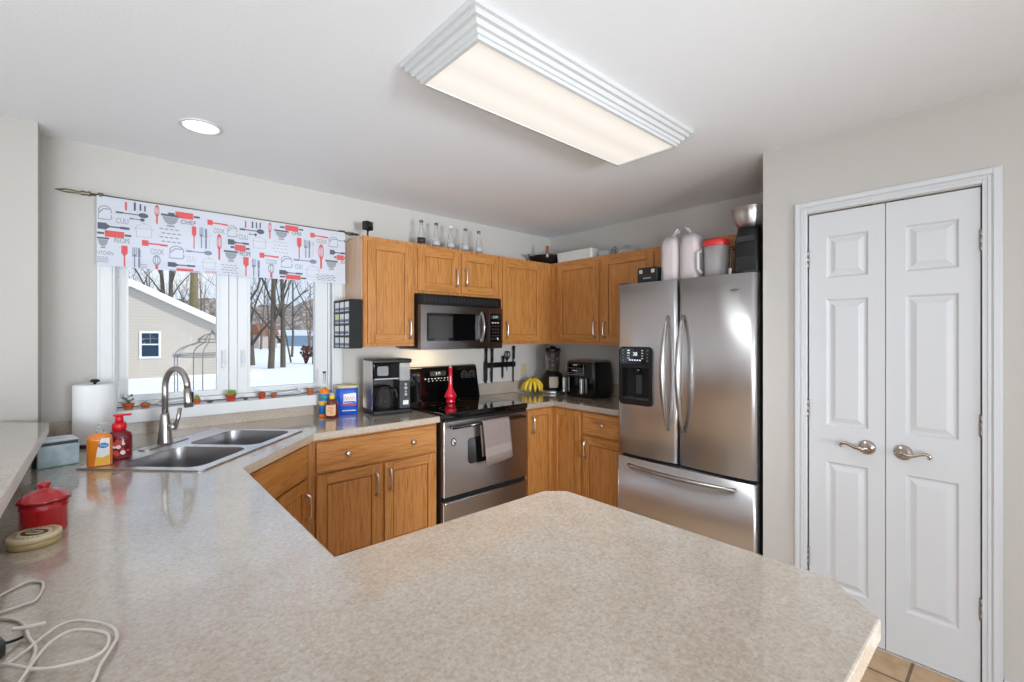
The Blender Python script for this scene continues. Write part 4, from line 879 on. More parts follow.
# bottles and tub at the window end
j = thing('bottle', 'amber dressing bottle with a clear neck, tallest by the blue tub', 'bottle', (1.085, 3.075, Z))
b = MB(); b.lathe([(0.030, 0), (0.034, 0.004), (0.034, 0.155), (0.028, 0.175), (0.014, 0.19), (0.0001, 0.191)], 'amber', n=28); b.build('body', j)
b = MB(); b.lathe([(0.0345, 0.02), (0.0349, 0.02), (0.0349, 0.15), (0.0345, 0.15)], 'label_blue', n=28); b.lathe([(0.0351, 0.115), (0.0354, 0.115), (0.0354, 0.142), (0.0351, 0.142)], 'teal', n=28); b.lathe([(0.0351, 0.075), (0.0354, 0.075), (0.0354, 0.105), (0.0351, 0.105)], 'orange_label', n=28); b.build('label', j)
b = MB(); b.lathe([(0.013, 0.1915), (0.0115, 0.20), (0.010, 0.285), (0.0001, 0.285)], 'bottle_glass', n=16); b.build('neck', j); b = MB(); b.cyl((0, 0, 0.2855), 0.011, 0.012, 'black', 16); b.build('cap', j)
j = thing('bottle', 'small brown syrup bottle with yellow cap in front of the blue tub', 'bottle', (1.103, 2.985, Z)); j.rotation_euler = (0, 0, R(-40))
b = MB(); b.loft([rr3(0.036, 0.022, 0.015, 0), rr3(0.038, 0.024, 0.017, 0.005), rr3(0.038, 0.024, 0.017, 0.09), rr3(0.030, 0.021, 0.017, 0.112), rr3(0.016, 0.015, 0.014, 0.122)], 'brown_syrup'); b.build('body', j)
b = MB(); b.prism(rrect(-0.031, 0.031, 0.018, 0.086, 0.012), 0.0243, 0.0249, 'label_tan', X=FRONT)
for q, (x, z, w_) in enumerate([(0, 0.070, 0.030), (-0.002, 0.052, 0.036), (0.004, 0.038, 0.026)]): b.prism([(x - w_ / 2 + w_ * i / 8, z + 0.0055 * ((i % 2) * 2 - 1)) for i in range(9)] + [(x + w_ / 2 - w_ * i / 8, z - 0.004 + 0.0055 * (((8 - i) % 2) * 2 - 1)) for i in range(9)], 0.0251, 0.0254, 'label_red', X=FRONT)
b.build('label', j); b = MB(); b.cyl((0, 0, 0.1223), 0.016, 0.024, 'yellow', 20); b.build('cap', j)
j = thing('coffee_tub', 'blue ground coffee tub with a tan lid left of the coffee maker', 'tub', (1.245, 3.095, Z)); j.rotation_euler = (0, 0, R(-22))
b = MB(); b.loft([rr3(0.068, 0.052, 0.03, 0), rr3(0.071, 0.055, 0.032, 0.006), rr3(0.071, 0.055, 0.032, 0.165), rr3(0.066, 0.05, 0.03, 0.176)], 'blue'); b.build('body', j)
b = MB(); b.loft([rr3(0.068, 0.052, 0.032, 0.1765), rr3(0.070, 0.054, 0.033, 0.180), rr3(0.070, 0.054, 0.033, 0.192), rr3(0.067, 0.051, 0.032, 0.195)], 'tan_lid'); b.build('lid', j)
b = MB(); b.prism([(-0.022, 0.075), (0.058, 0.080), (0.058, 0.145), (-0.022, 0.138)], 0.0553, 0.0559, 'label_white', X=FRONT)
b.prism([(-0.018 + 0.0085 * i, 0.112 + 0.012 * ((i % 2) * 2 - 1)) for i in range(9)] + [(0.050 - 0.0085 * i, 0.106 + 0.012 * (((8 - i) % 2) * 2 - 1)) for i in range(9)], 0.0561, 0.0564, 'label_red', X=FRONT); b.box(-0.018, 0.054, -0.0566, -0.0561, 0.080, 0.090, 'blue'); b.box(-0.03, 0.058, -0.0563, -0.0553, 0.062, 0.071, 'label_red'); b.box(-0.03, 0.058, -0.0563, -0.0553, 0.025, 0.030, 'label_white'); b.build('label', j)
# coffee maker
cm = thing('coffee_maker', 'black and steel drip coffee maker left of the range', 'coffee maker', (1.485, 2.975, Z)); cm.rotation_euler = (0, 0, R(-8))
b = MB(); b.box(-0.135, 0.135, -0.12, 0.12, 0, 0.028, 'black', 0.008); b.box(-0.13, 0.13, 0.03, 0.118, 0.0285, 0.30, 'black'); b.box(-0.135, 0.135, -0.115, 0.12, 0.345, 0.372, 'black', 0.008); b.build('housing', cm)
b = MB(); b.box(-0.138, -0.1355, -0.10, 0.11, 0.03, 0.36, 'stainless', 0.001); b.build('side_panel', cm)
b = MB(); b.box(-0.13, 0.045, -0.105, 0.029, 0.235, 0.3445, 'black_gloss', 0.006); b.prism(rrect(-0.105, -0.03, 0.262, 0.325, 0.01), 0.1055, 0.1075, 'grey', X=FRONT); b.box(-0.125, 0.04, -0.112, -0.1055, 0.236, 0.244, 'light_grey', 0.002); b.build('brew_head', cm)
b = MB(); b.box(0.052, 0.128, -0.1, 0.029, 0.22, 0.3445, 'clear_plastic', 0.006); b.build('water_tank', cm)
b = MB(); b.box(0.052, 0.128, -0.1, 0.029, 0.0285, 0.2195, 'charcoal', 0.005); cpn = b.build('control_column', cm)
for z, r0 in ((0.195, 0.008), (0.17, 0.011), (0.145, 0.007), (0.125, 0.010)):
    b = MB(); b.lathe([(r0, 0), (r0, 0.003), (0.0001, 0.003)], 'light_grey', X=T(0.095, -0.1005, z) @ Matrix.Rotation(R(90), 4, 'X'), n=16); b.build('button', cpn)
b = MB(); b.box(0.075, 0.115, -0.103, -0.1005, 0.055, 0.085, 'label_white', 0.001); b.build('label', cpn)
b = MB(); b.lathe([(0.048, 0.029), (0.058, 0.035), (0.064, 0.08), (0.060, 0.13), (0.046, 0.165), (0.046, 0.175), (0.0001, 0.176)], 'dark_glass', c=(-0.045, -0.045, 0), n=28); cf = b.build('carafe', cm)
b = MB(); b.lathe([(0.048, 0.1765), (0.050, 0.182), (0.044, 0.19), (0.0001, 0.192)], 'black', c=(-0.045, -0.045, 0), n=28); b.tube([(-0.002, -0.07, 0.17), (0.025, -0.09, 0.165), (0.034, -0.098, 0.12), (0.02, -0.085, 0.07)], 0.009, 'black', 10); b.build('carafe_lid', cf)
# outlet plate on the wall by the coffee maker and by the corner
for x, z, lab in ((3.02, 1.118, 'beige electrical outlet plate above the bananas'),):
    ol = thing('outlet', lab, 'outlet', (x, YW, z))
    b = MB(); b.box(-0.036, 0.036, -0.007, -0.0006, -0.058, 0.058, 'outlet', 0.003); b.build('plate', ol)
    for dz in (-0.02, 0.02):
        b = MB(); b.box(-0.016, 0.016, -0.009, -0.0072, dz - 0.013, dz + 0.013, 'tan_lid', 0.002); b.box(-0.008, -0.005, -0.0094, -0.0091, dz - 0.005, dz + 0.006, 'charcoal'); b.box(0.005, 0.008, -0.0094, -0.0091, dz - 0.005, dz + 0.006, 'charcoal'); b.build('socket', ol)
# magnetic knife rail with its tools
KY = YW - 0.0008
kr = thing('knife_rail', 'black magnetic knife rail on the wall right of the range', 'knife rail', (2.76, YW, 1.18))
b = MB(); b.box(-0.20, 0.145, -0.018, -0.0008, -0.024, 0.024, 'black', 0.003); b.build('rail', kr)
KF = YW - 0.0188
def knife(name, lab, x, z0, zb, z1, wb, cat='knife', tip=0.03):
    k = thing(name, lab, cat, (x, KF, z0), group=None)
    b = MB(); hb = zb - z0; b.prism([(-wb / 2, 0 + tip), (wb * 0.1, 0), (wb / 2, tip * 1.3), (wb / 2, hb), (-wb / 2, hb)], 0.0002, 0.0024, 'black_matte', X=FRONT); b.build('blade', k)
    b = MB(); b.loft([[(p[0], p[1] - 0.009, hb + 0.0004) for p in rrect(-0.011, 0.011, -0.007, 0.007, 0.005, 3)], [(p[0] * 0.9, p[1] * 0.9 - 0.009, (hb + z1 - z0) / 2) for p in rrect(-0.012, 0.012, -0.008, 0.008, 0.005, 3)], [(p[0] * 1.15, p[1] - 0.009, z1 - z0) for p in rrect(-0.012, 0.012, -0.008, 0.008, 0.005, 3)]], 'black'); b.build('handle', k)
knife('chef_knife', 'broad black kitchen knife, leftmost on the knife rail', 2.543, 1.015, 1.215, 1.336, 0.042)
knife('carving_knife', 'long slim black knife, second from the left on the knife rail', 2.612, 1.01, 1.215, 1.335, 0.026)
knife('paring_knife', 'short black paring knife in the middle of the knife rail', 2.742, 1.05, 1.165, 1.262, 0.020, tip=0.02)
k = thing('scissors', 'black-handled kitchen scissors on the knife rail', 'scissors', (2.795, KF, 1.12))
b = MB(); b.prism([(-0.006, 0.12), (-0.002, 0.0), (0.004, 0.02), (0.008, 0.12)], 0.0002, 0.0022, 'black_matte', X=FRONT); b.prism([(-0.009, 0.12), (-0.006, 0.02), (0.001, 0.0), (0.005, 0.12)], 0.0024, 0.0044, 'black_matte', X=FRONT); b.build('blades', k)
for sgn in (-1, 1):
    b = MB(); b.tube([(sgn * 0.004, -0.004, 0.10)] + [(sgn * (0.015 - 0.017 * math.sin(R(a))), -0.006, 0.150 - 0.032 * math.cos(R(a))) for a in range(0, 361, 30)], 0.0048, 'black', 8); b.build('handle', k)
knife('sharpening_steel', 'thin black sharpening steel, rightmost on the knife rail', 2.873, 1.01, 1.23, 1.352, 0.014, 'sharpening steel', 0.01)
# bananas
bn = thing('banana_bunch', 'bunch of ripe yellow bananas below the outlet', 'bananas', (2.985, 3.06, Z)); bn.rotation_euler = (0, 0, R(-42))
for i in range(6):
    a = R(-78 + i * 31); b = MB(); P = []; rr = []
    for q in range(11):
        t_ = q / 10; r_ = 0.012 + 0.078 * math.sin(math.pi * 0.62 * t_) ** 0.9; z_ = 0.122 - 0.102 * t_ ** 1.25 + (0.012 if i % 2 else 0) * (1 - t_)
        P.append((r_ * math.sin(a), -r_ * math.cos(a), z_)); rr.append(0.0055 + 0.0115 * math.sin(math.pi * min(1, 0.06 + t_ * 1.0)) ** 0.55 if q < 10 else 0.004)
    b.tube(P, rr, 'banana', 8); bq = b.build('banana', bn)
    b = MB(); b.tube([P[-1], tuple(Vector(P[-1]) + (Vector(P[-1]) - Vector(P[-2])) * 0.6)], [0.0045, 0.003], 'banana_tip', 6); b.build('tip', bq)
b = MB(); b.tube([(0, -0.006, 0.12), (0.002, 0.0, 0.135), (0.004, 0.006, 0.15)], [0.014, 0.011, 0.009], 'banana_tip', 10); b.build('stem', bn)
# blender/processor in the corner
fp_ = thing('blender', 'black and chrome blender with dark jar standing in the worktop corner', 'blender', (3.15, 2.955, Z)); fp_.rotation_euler = (0, 0, R(-42))
b = MB(); b.lathe([(0.114, 0), (0.12, 0.005), (0.118, 0.022), (0.104, 0.028), (0.0001, 0.028)], 'stainless', n=36); b.build('base_ring', fp_)
b = MB(); b.lathe([(0.092, 0.0285), (0.102, 0.05), (0.108, 0.12), (0.098, 0.165), (0.075, 0.19), (0.06, 0.20), (0.0001, 0.201)], 'black', n=32); bb = b.build('motor_body', fp_)
b = MB(); b.prism([(-0.035, 0.055), (0.035, 0.055), (0.042, 0.09), (0.04, 0.155), (-0.04, 0.155), (-0.042, 0.09)], 0.103, 0.110, 'outlet', X=FRONT); b.build('face_plate', bb)
b = MB(); b.lathe([(0.058, 0.2015), (0.064, 0.215), (0.070, 0.30), (0.072, 0.385), (0.068, 0.385), (0.066, 0.30), (0.06, 0.22), (0.0001, 0.215)], 'smoke_glass', n=28); jr = b.build('jar', fp_)
b = MB(); b.lathe([(0.0725, 0.3855), (0.074, 0.39), (0.074, 0.41), (0.062, 0.416), (0.026, 0.418), (0.024, 0.436), (0.0001, 0.437)], 'black', n=28); b.build('lid', jr)
b = MB(); b.cyl((0, 0, 0.222), 0.012, 0.05, 'chrome', 16); b.ball((0, 0, 0.30), (0.03, 0.026, 0.022), 'chrome'); b.cyl((0, 0, 0.32), 0.022, 0.04, 'light_grey', 16); b.build('blades', jr)
oj = thing('jar', 'black jar with an orange lid between blender and air fryer', 'jar', (3.235, 2.80, Z))
b = MB(); b.lathe([(0.036, 0), (0.04, 0.004), (0.042, 0.10), (0.036, 0.125), (0.0001, 0.126)], 'black_gloss', n=24); b.build('body', oj)
b = MB(); b.lathe([(0.037, 0.1265), (0.040, 0.13), (0.040, 0.158), (0.034, 0.165), (0.0001, 0.166)], 'orange_fruit', n=24); b.build('lid', oj); b = MB(); b.lathe([(0.030, 0.1665), (0.034, 0.172), (0.03, 0.188), (0.0001, 0.192)], 'black', n=24); b.build('knob', oj)
# dual-basket air fryer
af = thing('air_fryer', 'black dual-basket air fryer with two silver handles left of the refrigerator', 'air fryer', (3.055, 2.56, Z + 0.001), -90)
b = MB(); sec = lambda z, g: [(p[0], p[1] + 0.14, z) for p in rrect(-0.172 + g, 0.172 - g, -0.14 + g, 0.14 - g, 0.045, 6)]
b.loft([sec(0.008, 0.01), sec(0.02, 0.0), sec(0.17, 0.0), sec(0.28, 0.008), sec(0.305, 0.016)], 'black'); b.box(-0.12, 0.12, 0.03, 0.25, 0, 0.008, 'black_matte'); b.build('body', af)
b = MB(); b.loft([sec(0.3053, 0.014), sec(0.311, 0.016), sec(0.316, 0.03)], 'stainless_dark'); b.build('top_trim', af)
b = MB(); b.prism(rrect(-0.132, 0.060, 0.185, 0.292, 0.008), 0.001, 0.004, 'black_gloss', holes=[rrect(-0.128, 0.056, 0.189, 0.288, 0.006)], X=T(0, 0, 0) @ FRONT) if False else b.prism(rrect(-0.132, 0.060, 0.190, 0.290, 0.008), -0.01, 0.0035, 'black_glass', X=FRONT)
for q in (-0.130, 0.056): b.box(q, q + 0.002, -0.0045, -0.0036, 0.195, 0.286, 'light_grey')
b.box(-0.128, 0.056, -0.0045, -0.0036, 0.192, 0.194, 'light_grey'); b.box(-0.062, -0.012, -0.0045, -0.0036, 0.274, 0.281, 'label_white'); b.box(-0.07, -0.008, -0.0045, -0.0036, 0.226, 0.233, 'label_white')
for i in range(6):
    for jx in range(2): b.box(-0.115 + i * 0.031, -0.101 + i * 0.031, -0.0045, -0.0036, 0.205 + jx * 0.043, 0.211 + jx * 0.043, 'label_red' if i == 0 and jx else 'grey')
b.build('control_panel', af)
for xx in (-0.085, 0.085):
    b = MB(); b.prism(rrect(xx - 0.076, xx + 0.076, 0.025, 0.175, 0.02), -0.006, 0.004, 'black_gloss', X=FRONT); bk = b.build('basket', af)
    b = MB(); xc = xx + (0.0 if xx > 0 else -0.055) - (0.03 if xx > 0 else 0); b.box(xc - 0.012, xc + 0.012, -0.045, -0.0045, 0.035, 0.168, 'stainless', 0.009, 3); b.build('handle', bk)
bx = thing('speaker', 'small black upright gadget squeezed beside the refrigerator', 'gadget', (3.10, 1.93, Z))
b = MB(); b.loft([rr3(0.045, 0.035, 0.02, 0), rr3(0.047, 0.037, 0.022, 0.01), rr3(0.045, 0.034, 0.022, 0.15), rr3(0.038, 0.028, 0.02, 0.17)], 'black'); b.build('case', bx)

# ================================================================== ON TOP OF THE WALL CABINETS
ZT = UZ1 + 0.0006
cmr = thing('security_camera', 'small black camera on a stand on the cabinet beside the window', 'camera', (1.36, 3.02, ZT)); cmr.rotation_euler = (0, 0, R(20))
b = MB(); b.lathe([(0.03, 0), (0.03, 0.006), (0.008, 0.012), (0.0001, 0.012)], 'black'); b.cyl((0, 0, 0.0122), 0.006, 0.05, 'black', 12); b.build('stand', cmr)
b = MB(); b.box(-0.032, 0.032, -0.024, 0.024, 0.0625, 0.122, 'black', 0.008); b.lathe([(0.018, 0), (0.018, 0.006), (0.012, 0.008), (0.0001, 0.006)], 'black_glass', X=T(0, -0.0242, 0.094) @ Matrix.Rotation(R(90), 4, 'X')); b.build('head', cmr)
bot0 = None
labs = ['clear glass bottle with a dark residue, leftmost on the cabinet', 'clear glass bottle with dark cap, second from left on the cabinet', 'clear glass bottle with a white cap, middle of the five', 'clear glass bottle with dark cap, fourth from left on the cabinet', 'clear glass bottle with dark cap, rightmost above the microwave cabinet']
for i, x in enumerate((1.787, 1.919, 2.053, 2.195, 2.333)):
    bt = thing('glass_bottle', labs[i], 'bottle', (x, 3.03, ZT), group='empty bottles above the microwave cabinet')
    b = MB(); b.lathe([(0.027, 0), (0.030, 0.004), (0.030, 0.075), (0.024, 0.11), (0.014, 0.15), (0.0125, 0.178), (0.0145, 0.18), (0.0145, 0.186), (0.0001, 0.187)], 'bottle_glass', n=24); b.build('body', bt)
    b = MB(); b.cyl((0, 0, 0.1872), 0.0155, 0.017, 'label_white' if i == 2 else 'bronze', 18); b.build('cap', bt)
    b = MB(); b.lathe([(0.0302, 0.03), (0.0305, 0.03), (0.0305, 0.07), (0.0302, 0.07)], 'label_dark' if i == 0 else 'light_grey', n=24); b.build('label', bt)
pn = thing('wok', 'black pan with a brown handle lying in the corner on the wall cabinets', 'pan', (3.15, 3.03, ZT))
b = MB(); b.lathe([(0.09, 0), (0.13, 0.02), (0.175, 0.075), (0.178, 0.08), (0.172, 0.08), (0.125, 0.026), (0.0001, 0.012)], 'pan_black', n=36); b.build('pan_body', pn)
b = MB(); b.tube([(-0.115, -0.115, 0.085), (-0.122, -0.122, 0.115), (-0.125, -0.125, 0.155)], [0.012, 0.014, 0.014], 'wood_handle', 12); b.tube([(-0.117, -0.117, 0.055), (-0.118, -0.118, 0.0845)], 0.012, 'light_grey', 12); b.build('handle', pn)
b = MB(); b.tube([(-0.172, 0.0, 0.076), (-0.205, 0.02, 0.09), (-0.205, 0.05, 0.09), (-0.170, 0.06, 0.076)], 0.006, 'grey', 8); b.build('loop_handle', pn)
tr_ = thing('tray', 'long low white tray on the cabinets right of the pan', 'tray', (3.215, 2.66, ZT))
b = MB(); b.prism(rrect(-0.11, 0.11, -0.20, 0.20, 0.02), 0, 0.006, 'tray_white'); b.loft([[(p[0], p[1], 0.0062) for p in rrect(-0.11, 0.11, -0.2, 0.2, 0.02)], [(p[0], p[1], 0.085) for p in rrect(-0.118, 0.118, -0.205, 0.205, 0.022)], [(p[0], p[1], 0.085) for p in rrect(-0.114, 0.114, -0.201, 0.201, 0.02)], [(p[0], p[1], 0.0062) for p in rrect(-0.106, 0.106, -0.196, 0.196, 0.018)]], 'tray_white', smooth=False, caps=False); b.build('tray_body', tr_)
gd = thing('baking_dish', 'small grey glass dish with loop handle beside the white tray', 'dish', (3.21, 2.375, ZT))
b = MB(); b.loft([[(p[0], p[1], 0) for p in rrect(-0.06, 0.06, -0.05, 0.05, 0.02)], [(p[0], p[1], 0.055) for p in rrect(-0.068, 0.068, -0.06, 0.06, 0.025)], [(p[0], p[1], 0.055) for p in rrect(-0.063, 0.063, -0.055, 0.055, 0.022)], [(p[0], p[1], 0.006) for p in rrect(-0.056, 0.056, -0.046, 0.046, 0.018)]], 'clear_plastic', smooth=False); b.build('dish', gd)
b = MB(); b.tube([(-0.02, -0.061, 0.05), (-0.02, -0.082, 0.075), (0, -0.084, 0.08), (0.02, -0.082, 0.075), (0.02, -0.061, 0.05)], 0.005, 'grey', 8); b.build('handle', gd)
gl = thing('casserole_cover', 'clear glass casserole lid on the cabinet end nearest the refrigerator', 'lid', (3.21, 2.16, ZT))
b = MB(); b.lathe([(0.098, 0), (0.10, 0.004), (0.09, 0.03), (0.05, 0.05), (0.0001, 0.054), ], 'clear_plastic', n=32); b.build('dome', gl)
b = MB(); b.lathe([(0.012, 0.0545), (0.01, 0.062), (0.03, 0.068), (0.03, 0.074), (0.0001, 0.075)], 'clear_plastic', n=20); b.build('knob', gl)

# ================================================================== ON TOP OF THE REFRIGERATOR
ZF = 1.7592
bx = thing('black_case', 'small black latched case on the left front of the refrigerator top', 'case', (2.76, 1.682, ZF), -90)
b = MB(); b.box(-0.075, 0.075, -0.05, 0.05, 0, 0.145, 'black', 0.008); b.build('box', bx)
for q in (-0.045, 0.045):
    b = MB(); b.box(q - 0.012, q + 0.012, -0.056, -0.0502, 0.105, 0.13, 'outlet', 0.002); b.build('latch', bx)
b = MB(); b.box(-0.03, 0.03, -0.0512, -0.0502, 0.068, 0.078, 'grey'); b.box(-0.06, 0.06, -0.0512, -0.0502, 0.09, 0.093, 'charcoal'); b.build('trim', bx)
def bread(y, lab, sgn, tail):
    br_ = thing('bread_bag', lab, 'bread bag', (2.80, y, ZF), 0, 'bread bags on the refrigerator'); rs = random.Random(int(y * 100))
    def ring_(w_, d_, z, jit, n=28):
        o_ = []
        for i in range(n):
            a = 2 * math.pi * i / n; e = 0.55; x_ = math.copysign(abs(math.cos(a)) ** e, math.cos(a)) * d_; y_ = math.copysign(abs(math.sin(a)) ** e, math.sin(a)) * w_
            j_ = 1 + rs.uniform(-jit, jit); o_.append((x_ * j_, y_ * j_, z + rs.uniform(-jit, jit) * 0.05))
        return o_
    b = MB(); b.loft([ring_(0.048, 0.05, 0.004, 0.02), ring_(0.056, 0.058, 0.02, 0.03), ring_(0.055, 0.058, 0.1, 0.04), ring_(0.054, 0.057, 0.18, 0.04), ring_(0.053, 0.056, 0.25, 0.04), ring_(0.047, 0.05, 0.295, 0.05), ring_(0.03, 0.036, 0.315, 0.05)], 'bread'); b.build('loaf', br_)
    b = MB(); b.loft([ring_(0.059, 0.061, 0.001, 0.02), ring_(0.0645, 0.066, 0.02, 0.03), ring_(0.064, 0.066, 0.1, 0.05), ring_(0.063, 0.065, 0.2, 0.05), ring_(0.061, 0.064, 0.27, 0.05), ring_(0.053, 0.057, 0.31, 0.06), ring_(0.03, 0.03, 0.338, 0.1)], 'bag_film'); fm = b.build('film', br_)
    b = MB(); b.tube([(0, 0, 0.3385), (0.0, tail * 0.012, 0.350), (0.008, tail * 0.025, 0.366), (0.012, tail * 0.038, 0.380)], [0.024, 0.014, 0.026, 0.03], 'bag_film', 12, 0.5); b.build('twisted_end', br_)
    return br_
bread(1.545, 'pink-white sliced bread bag beside the black case on the refrigerator', 1, -1)
bread(1.412, 'pink-white sliced bread bag next to the red-lidded container', 1, 1)
fc_ = thing('food_container', 'tall clear container with a red lid on the refrigerator', 'container', (2.81, 1.262, ZF), -90)
b = MB(); b.loft([rr3(0.062, 0.055, 0.05, 0), rr3(0.064, 0.057, 0.052, 0.005), rr3(0.070, 0.062, 0.056, 0.235)], 'clear_plastic'); cb = b.build('body', fc_)
b = MB(); b.tube([(-0.072, -0.055, 0.21), (-0.082, -0.075, 0.2), (-0.08, -0.075, 0.1), (-0.066, -0.055, 0.07)], 0.010, 'tray_white', 8); b.build('handle', cb)
b = MB(); b.loft([rr3(0.072, 0.064, 0.058, 0.2353), rr3(0.074, 0.066, 0.06, 0.24), rr3(0.074, 0.066, 0.06, 0.262), rr3(0.066, 0.058, 0.052, 0.275)], 'red_lid'); b.build('lid', fc_)
b = MB(); b.prism(rrect(-0.04, 0.03, -0.03, 0.03, 0.02), 0.2753, 0.283, 'charcoal'); b.build('spout_cap', fc_)
ap = thing('countertop_appliance', 'glossy black appliance with side handle at the right end of the refrigerator top', 'appliance', (2.83, 1.055, ZF), -90)
b = MB(); b.loft([rr3(0.072, 0.11, 0.02, 0), rr3(0.074, 0.112, 0.022, 0.01), rr3(0.070, 0.105, 0.024, 0.22), rr3(0.060, 0.095, 0.02, 0.28), rr3(0.058, 0.092, 0.02, 0.308)], 'black'); b.box(-0.055, 0.055, -0.1135, -0.108, 0.05, 0.14, 'black_gloss', 0.002); b.prism([(-0.052, 0.225), (0.05, 0.225), (0.046, 0.255), (-0.048, 0.255)], 0.100, 0.108, 'charcoal', X=FRONT); b.build('body', ap)
b = MB(); b.tube([(-0.070, -0.09, 0.19), (-0.088, -0.1, 0.185), (-0.09, -0.1, 0.10), (-0.088, -0.1, 0.05), (-0.073, -0.09, 0.045)], 0.007, 'black', 8); b.cyl((-0.09, -0.1, 0.03), 0.010, 0.05, 'light_grey', 12); b.build('handle', ap)
bo = thing('mixing_bowl', 'stainless mixing bowl resting on the black appliance above the refrigerator', 'bowl', (2.83, 1.06, ZF + 0.3086))
b = MB(); b.lathe([(0.055, 0), (0.068, 0.004), (0.09, 0.035), (0.1, 0.075), (0.103, 0.112), (0.111, 0.116), (0.111, 0.119), (0.101, 0.117), (0.097, 0.078), (0.085, 0.038), (0.06, 0.008), (0.0001, 0.006)], 'stainless', n=40); b.build('bowl_body', bo)

# ================================================================== WINDOW DRESSING
# spice rack on the side of the wall cabinet (open toward the window)
rk = thing('pod_rack', 'black rack hung on the cabinet side, filled with white packets', 'rack', (1.2795, 2.925, 1.362))
RD = 0.088; RWd = 0.262; RHt = 0.325
b = MB(); b.box(-0.006, 0, 0, RWd, 0, RHt, 'black'); b.box(-RD, -0.0061, 0, 0.006, 0, RHt, 'black'); b.box(-RD, -0.0061, RWd - 0.006, RWd, 0, RHt, 'black'); b.build('back_and_sides', rk)
rows = [0.0, 0.079, 0.158, 0.237]
for z in rows + [RHt - 0.006]:
    b = MB(); b.box(-RD, -0.0062, 0.0062, RWd - 0.0062, z, z + 0.005, 'black'); b.build('shelf', rk)
for y in (0.089, 0.172):
    b = MB(); b.box(-RD, -0.0062, y - 0.002, y + 0.002, 0.0055, RHt - 0.0065, 'black'); b.build('divider', rk)
for z in rows:
    b = MB(); b.box(-RD - 0.003, -RD - 0.0002, 0.0, RWd, z, z + 0.009, 'black'); b.build('rail', rk)
rown = ['bottom row', 'second row from the bottom', 'second row from the top', 'top row']; coln = ['left', 'middle', 'right']
proto = None
for ri, z in enumerate(rows):
    for ci, y in enumerate((0.0465, 0.1305, 0.2145)):
        # the viewer sees the far end of the rack on the left
        lab = 'white packet, %s column, %s of the black rack' % (coln[2 - ci], rown[ri])
        if ri == 2 and ci == 2: lab = 'pale yellow-green packet in the left column of the rack'
        loc = (1.2795 - 0.055, 2.925 + y, 1.362 + z + 0.0056)
        if proto is None:
            p_ = thing('packet', lab, 'packet', loc, 0, 'packets in the rack'); proto = p_
            b = MB(); b.box(-0.030, 0.018, -0.0385, 0.0385, 0, 0.068, 'label_white', 0.003); b.build('packet_body', p_)
            b = MB(); b.box(-0.0312, -0.0302, -0.035, 0.035, 0.012, 0.030, 'print_blue'); b.build('band', p_)
        else:
            p_ = copy_tree(proto); p_.location = loc; p_['label'] = lab
        if ri == 1: p_.rotation_euler = (R(0), 0, R(4 * (ci - 1)))
        if ri == 2 and ci == 2:
            for c_ in p_.children:
                if c_.name.startswith('packet_body'):
                    c_.data = c_.data.copy(); c_.data.materials[0] = mat('packet_green', rgb(214, 222, 170), 0.5)

# curtain rod with finials and brackets
RZ_, RY = 2.165, 3.158
rod = thing('curtain_rod', 'thin bronze curtain rod with leaf-tipped finials above the window', 'curtain rod', (0.6, RY, RZ_))
b = MB(); b.tube([(-0.045, RY, RZ_), (1.275, RY, RZ_)], 0.006, 'bronze', 10); b.build('rod', rod, world=True)
for x, s_ in ((-0.045, -1), (1.275, 1)):
    b = MB(); L_ = 0.135 if s_ < 0 else 0.085
    b.tube([(x, RY, RZ_), (x + s_ * 0.010, RY, RZ_), (x + s_ * 0.018, RY, RZ_), (x + s_ * 0.035, RY, RZ_), (x + s_ * 0.045, RY, RZ_), (x + s_ * L_ * 0.7, RY, RZ_), (x + s_ * L_, RY, RZ_)], [0.006, 0.014, 0.008, 0.013, 0.006, 0.010, 0.001], 'bronze', 10); b.build('finial', rod, world=True)
for x in (-0.012, 1.246):
    b = MB(); b.cyl((x, RY - 0.0, RZ_), 0.016, 0.0, 'bronze') if False else b.tube([(x - 0.006, RY, RZ_), (x + 0.006, RY, RZ_)], 0.015, 'bronze', 12); b.tube([(x, RY + 0.012, RZ_), (x, YW - 0.002, RZ_ - 0.002)], 0.006, 'bronze', 8); b.box(x - 0.012, x + 0.012, YW - 0.0055, YW - 0.0006, RZ_ - 0.03, RZ_ + 0.028, 'bronze', 0.002); b.build('bracket', rod, world=True)
# valance with printed kitchen utensils
VX0, VX1, VZ0, VZ1 = -0.027, 1.252, 1.806, 2.150
def fold(x, z):
    k = (VZ1 - z) / (VZ1 - VZ0); return RY - 0.012 - (0.0028 * math.sin(x * 15 + 0.6) + 0.0008 * math.sin(x * 37)) * (0.35 + 0.65 * k)
val = thing('valance', 'white window valance printed with red and grey kitchen utensils', 'valance', (0.61, RY - 0.012, VZ0))
b = MB(); nx, nz_ = 96, 10; k = b.mi('valance_cloth'); g = []
for j in range(nz_ + 1):
    z = VZ0 + (VZ1 + 0.012 - VZ0) * j / nz_; g.append([b.bm.verts.new((VX0 + (VX1 - VX0) * i / nx, fold(VX0 + (VX1 - VX0) * i / nx, z), z)) for i in range(nx + 1)])
for j in range(nz_):
    for i in range(nx):
        f = b.bm.faces.new((g[j][i], g[j][i + 1], g[j + 1][i + 1], g[j + 1][i])); f.smooth = True; f.material_index = k
vc = b.build('cloth', val, world=True)
b = MB(); b.bm.faces.ensure_lookup_table(); 
for j, z in enumerate((VZ0 + 0.0, VZ0 + 0.045)):
    pass
g = []
for z in (VZ0 + 0.0, VZ0 + 0.022, VZ0 + 0.044): g.append([b.bm.verts.new((VX0 + (VX1 - VX0) * i / nx, fold(VX0 + (VX1 - VX0) * i / nx, z) + 0.002, z)) for i in range(nx + 1)])
k = b.mi('valance_cloth')
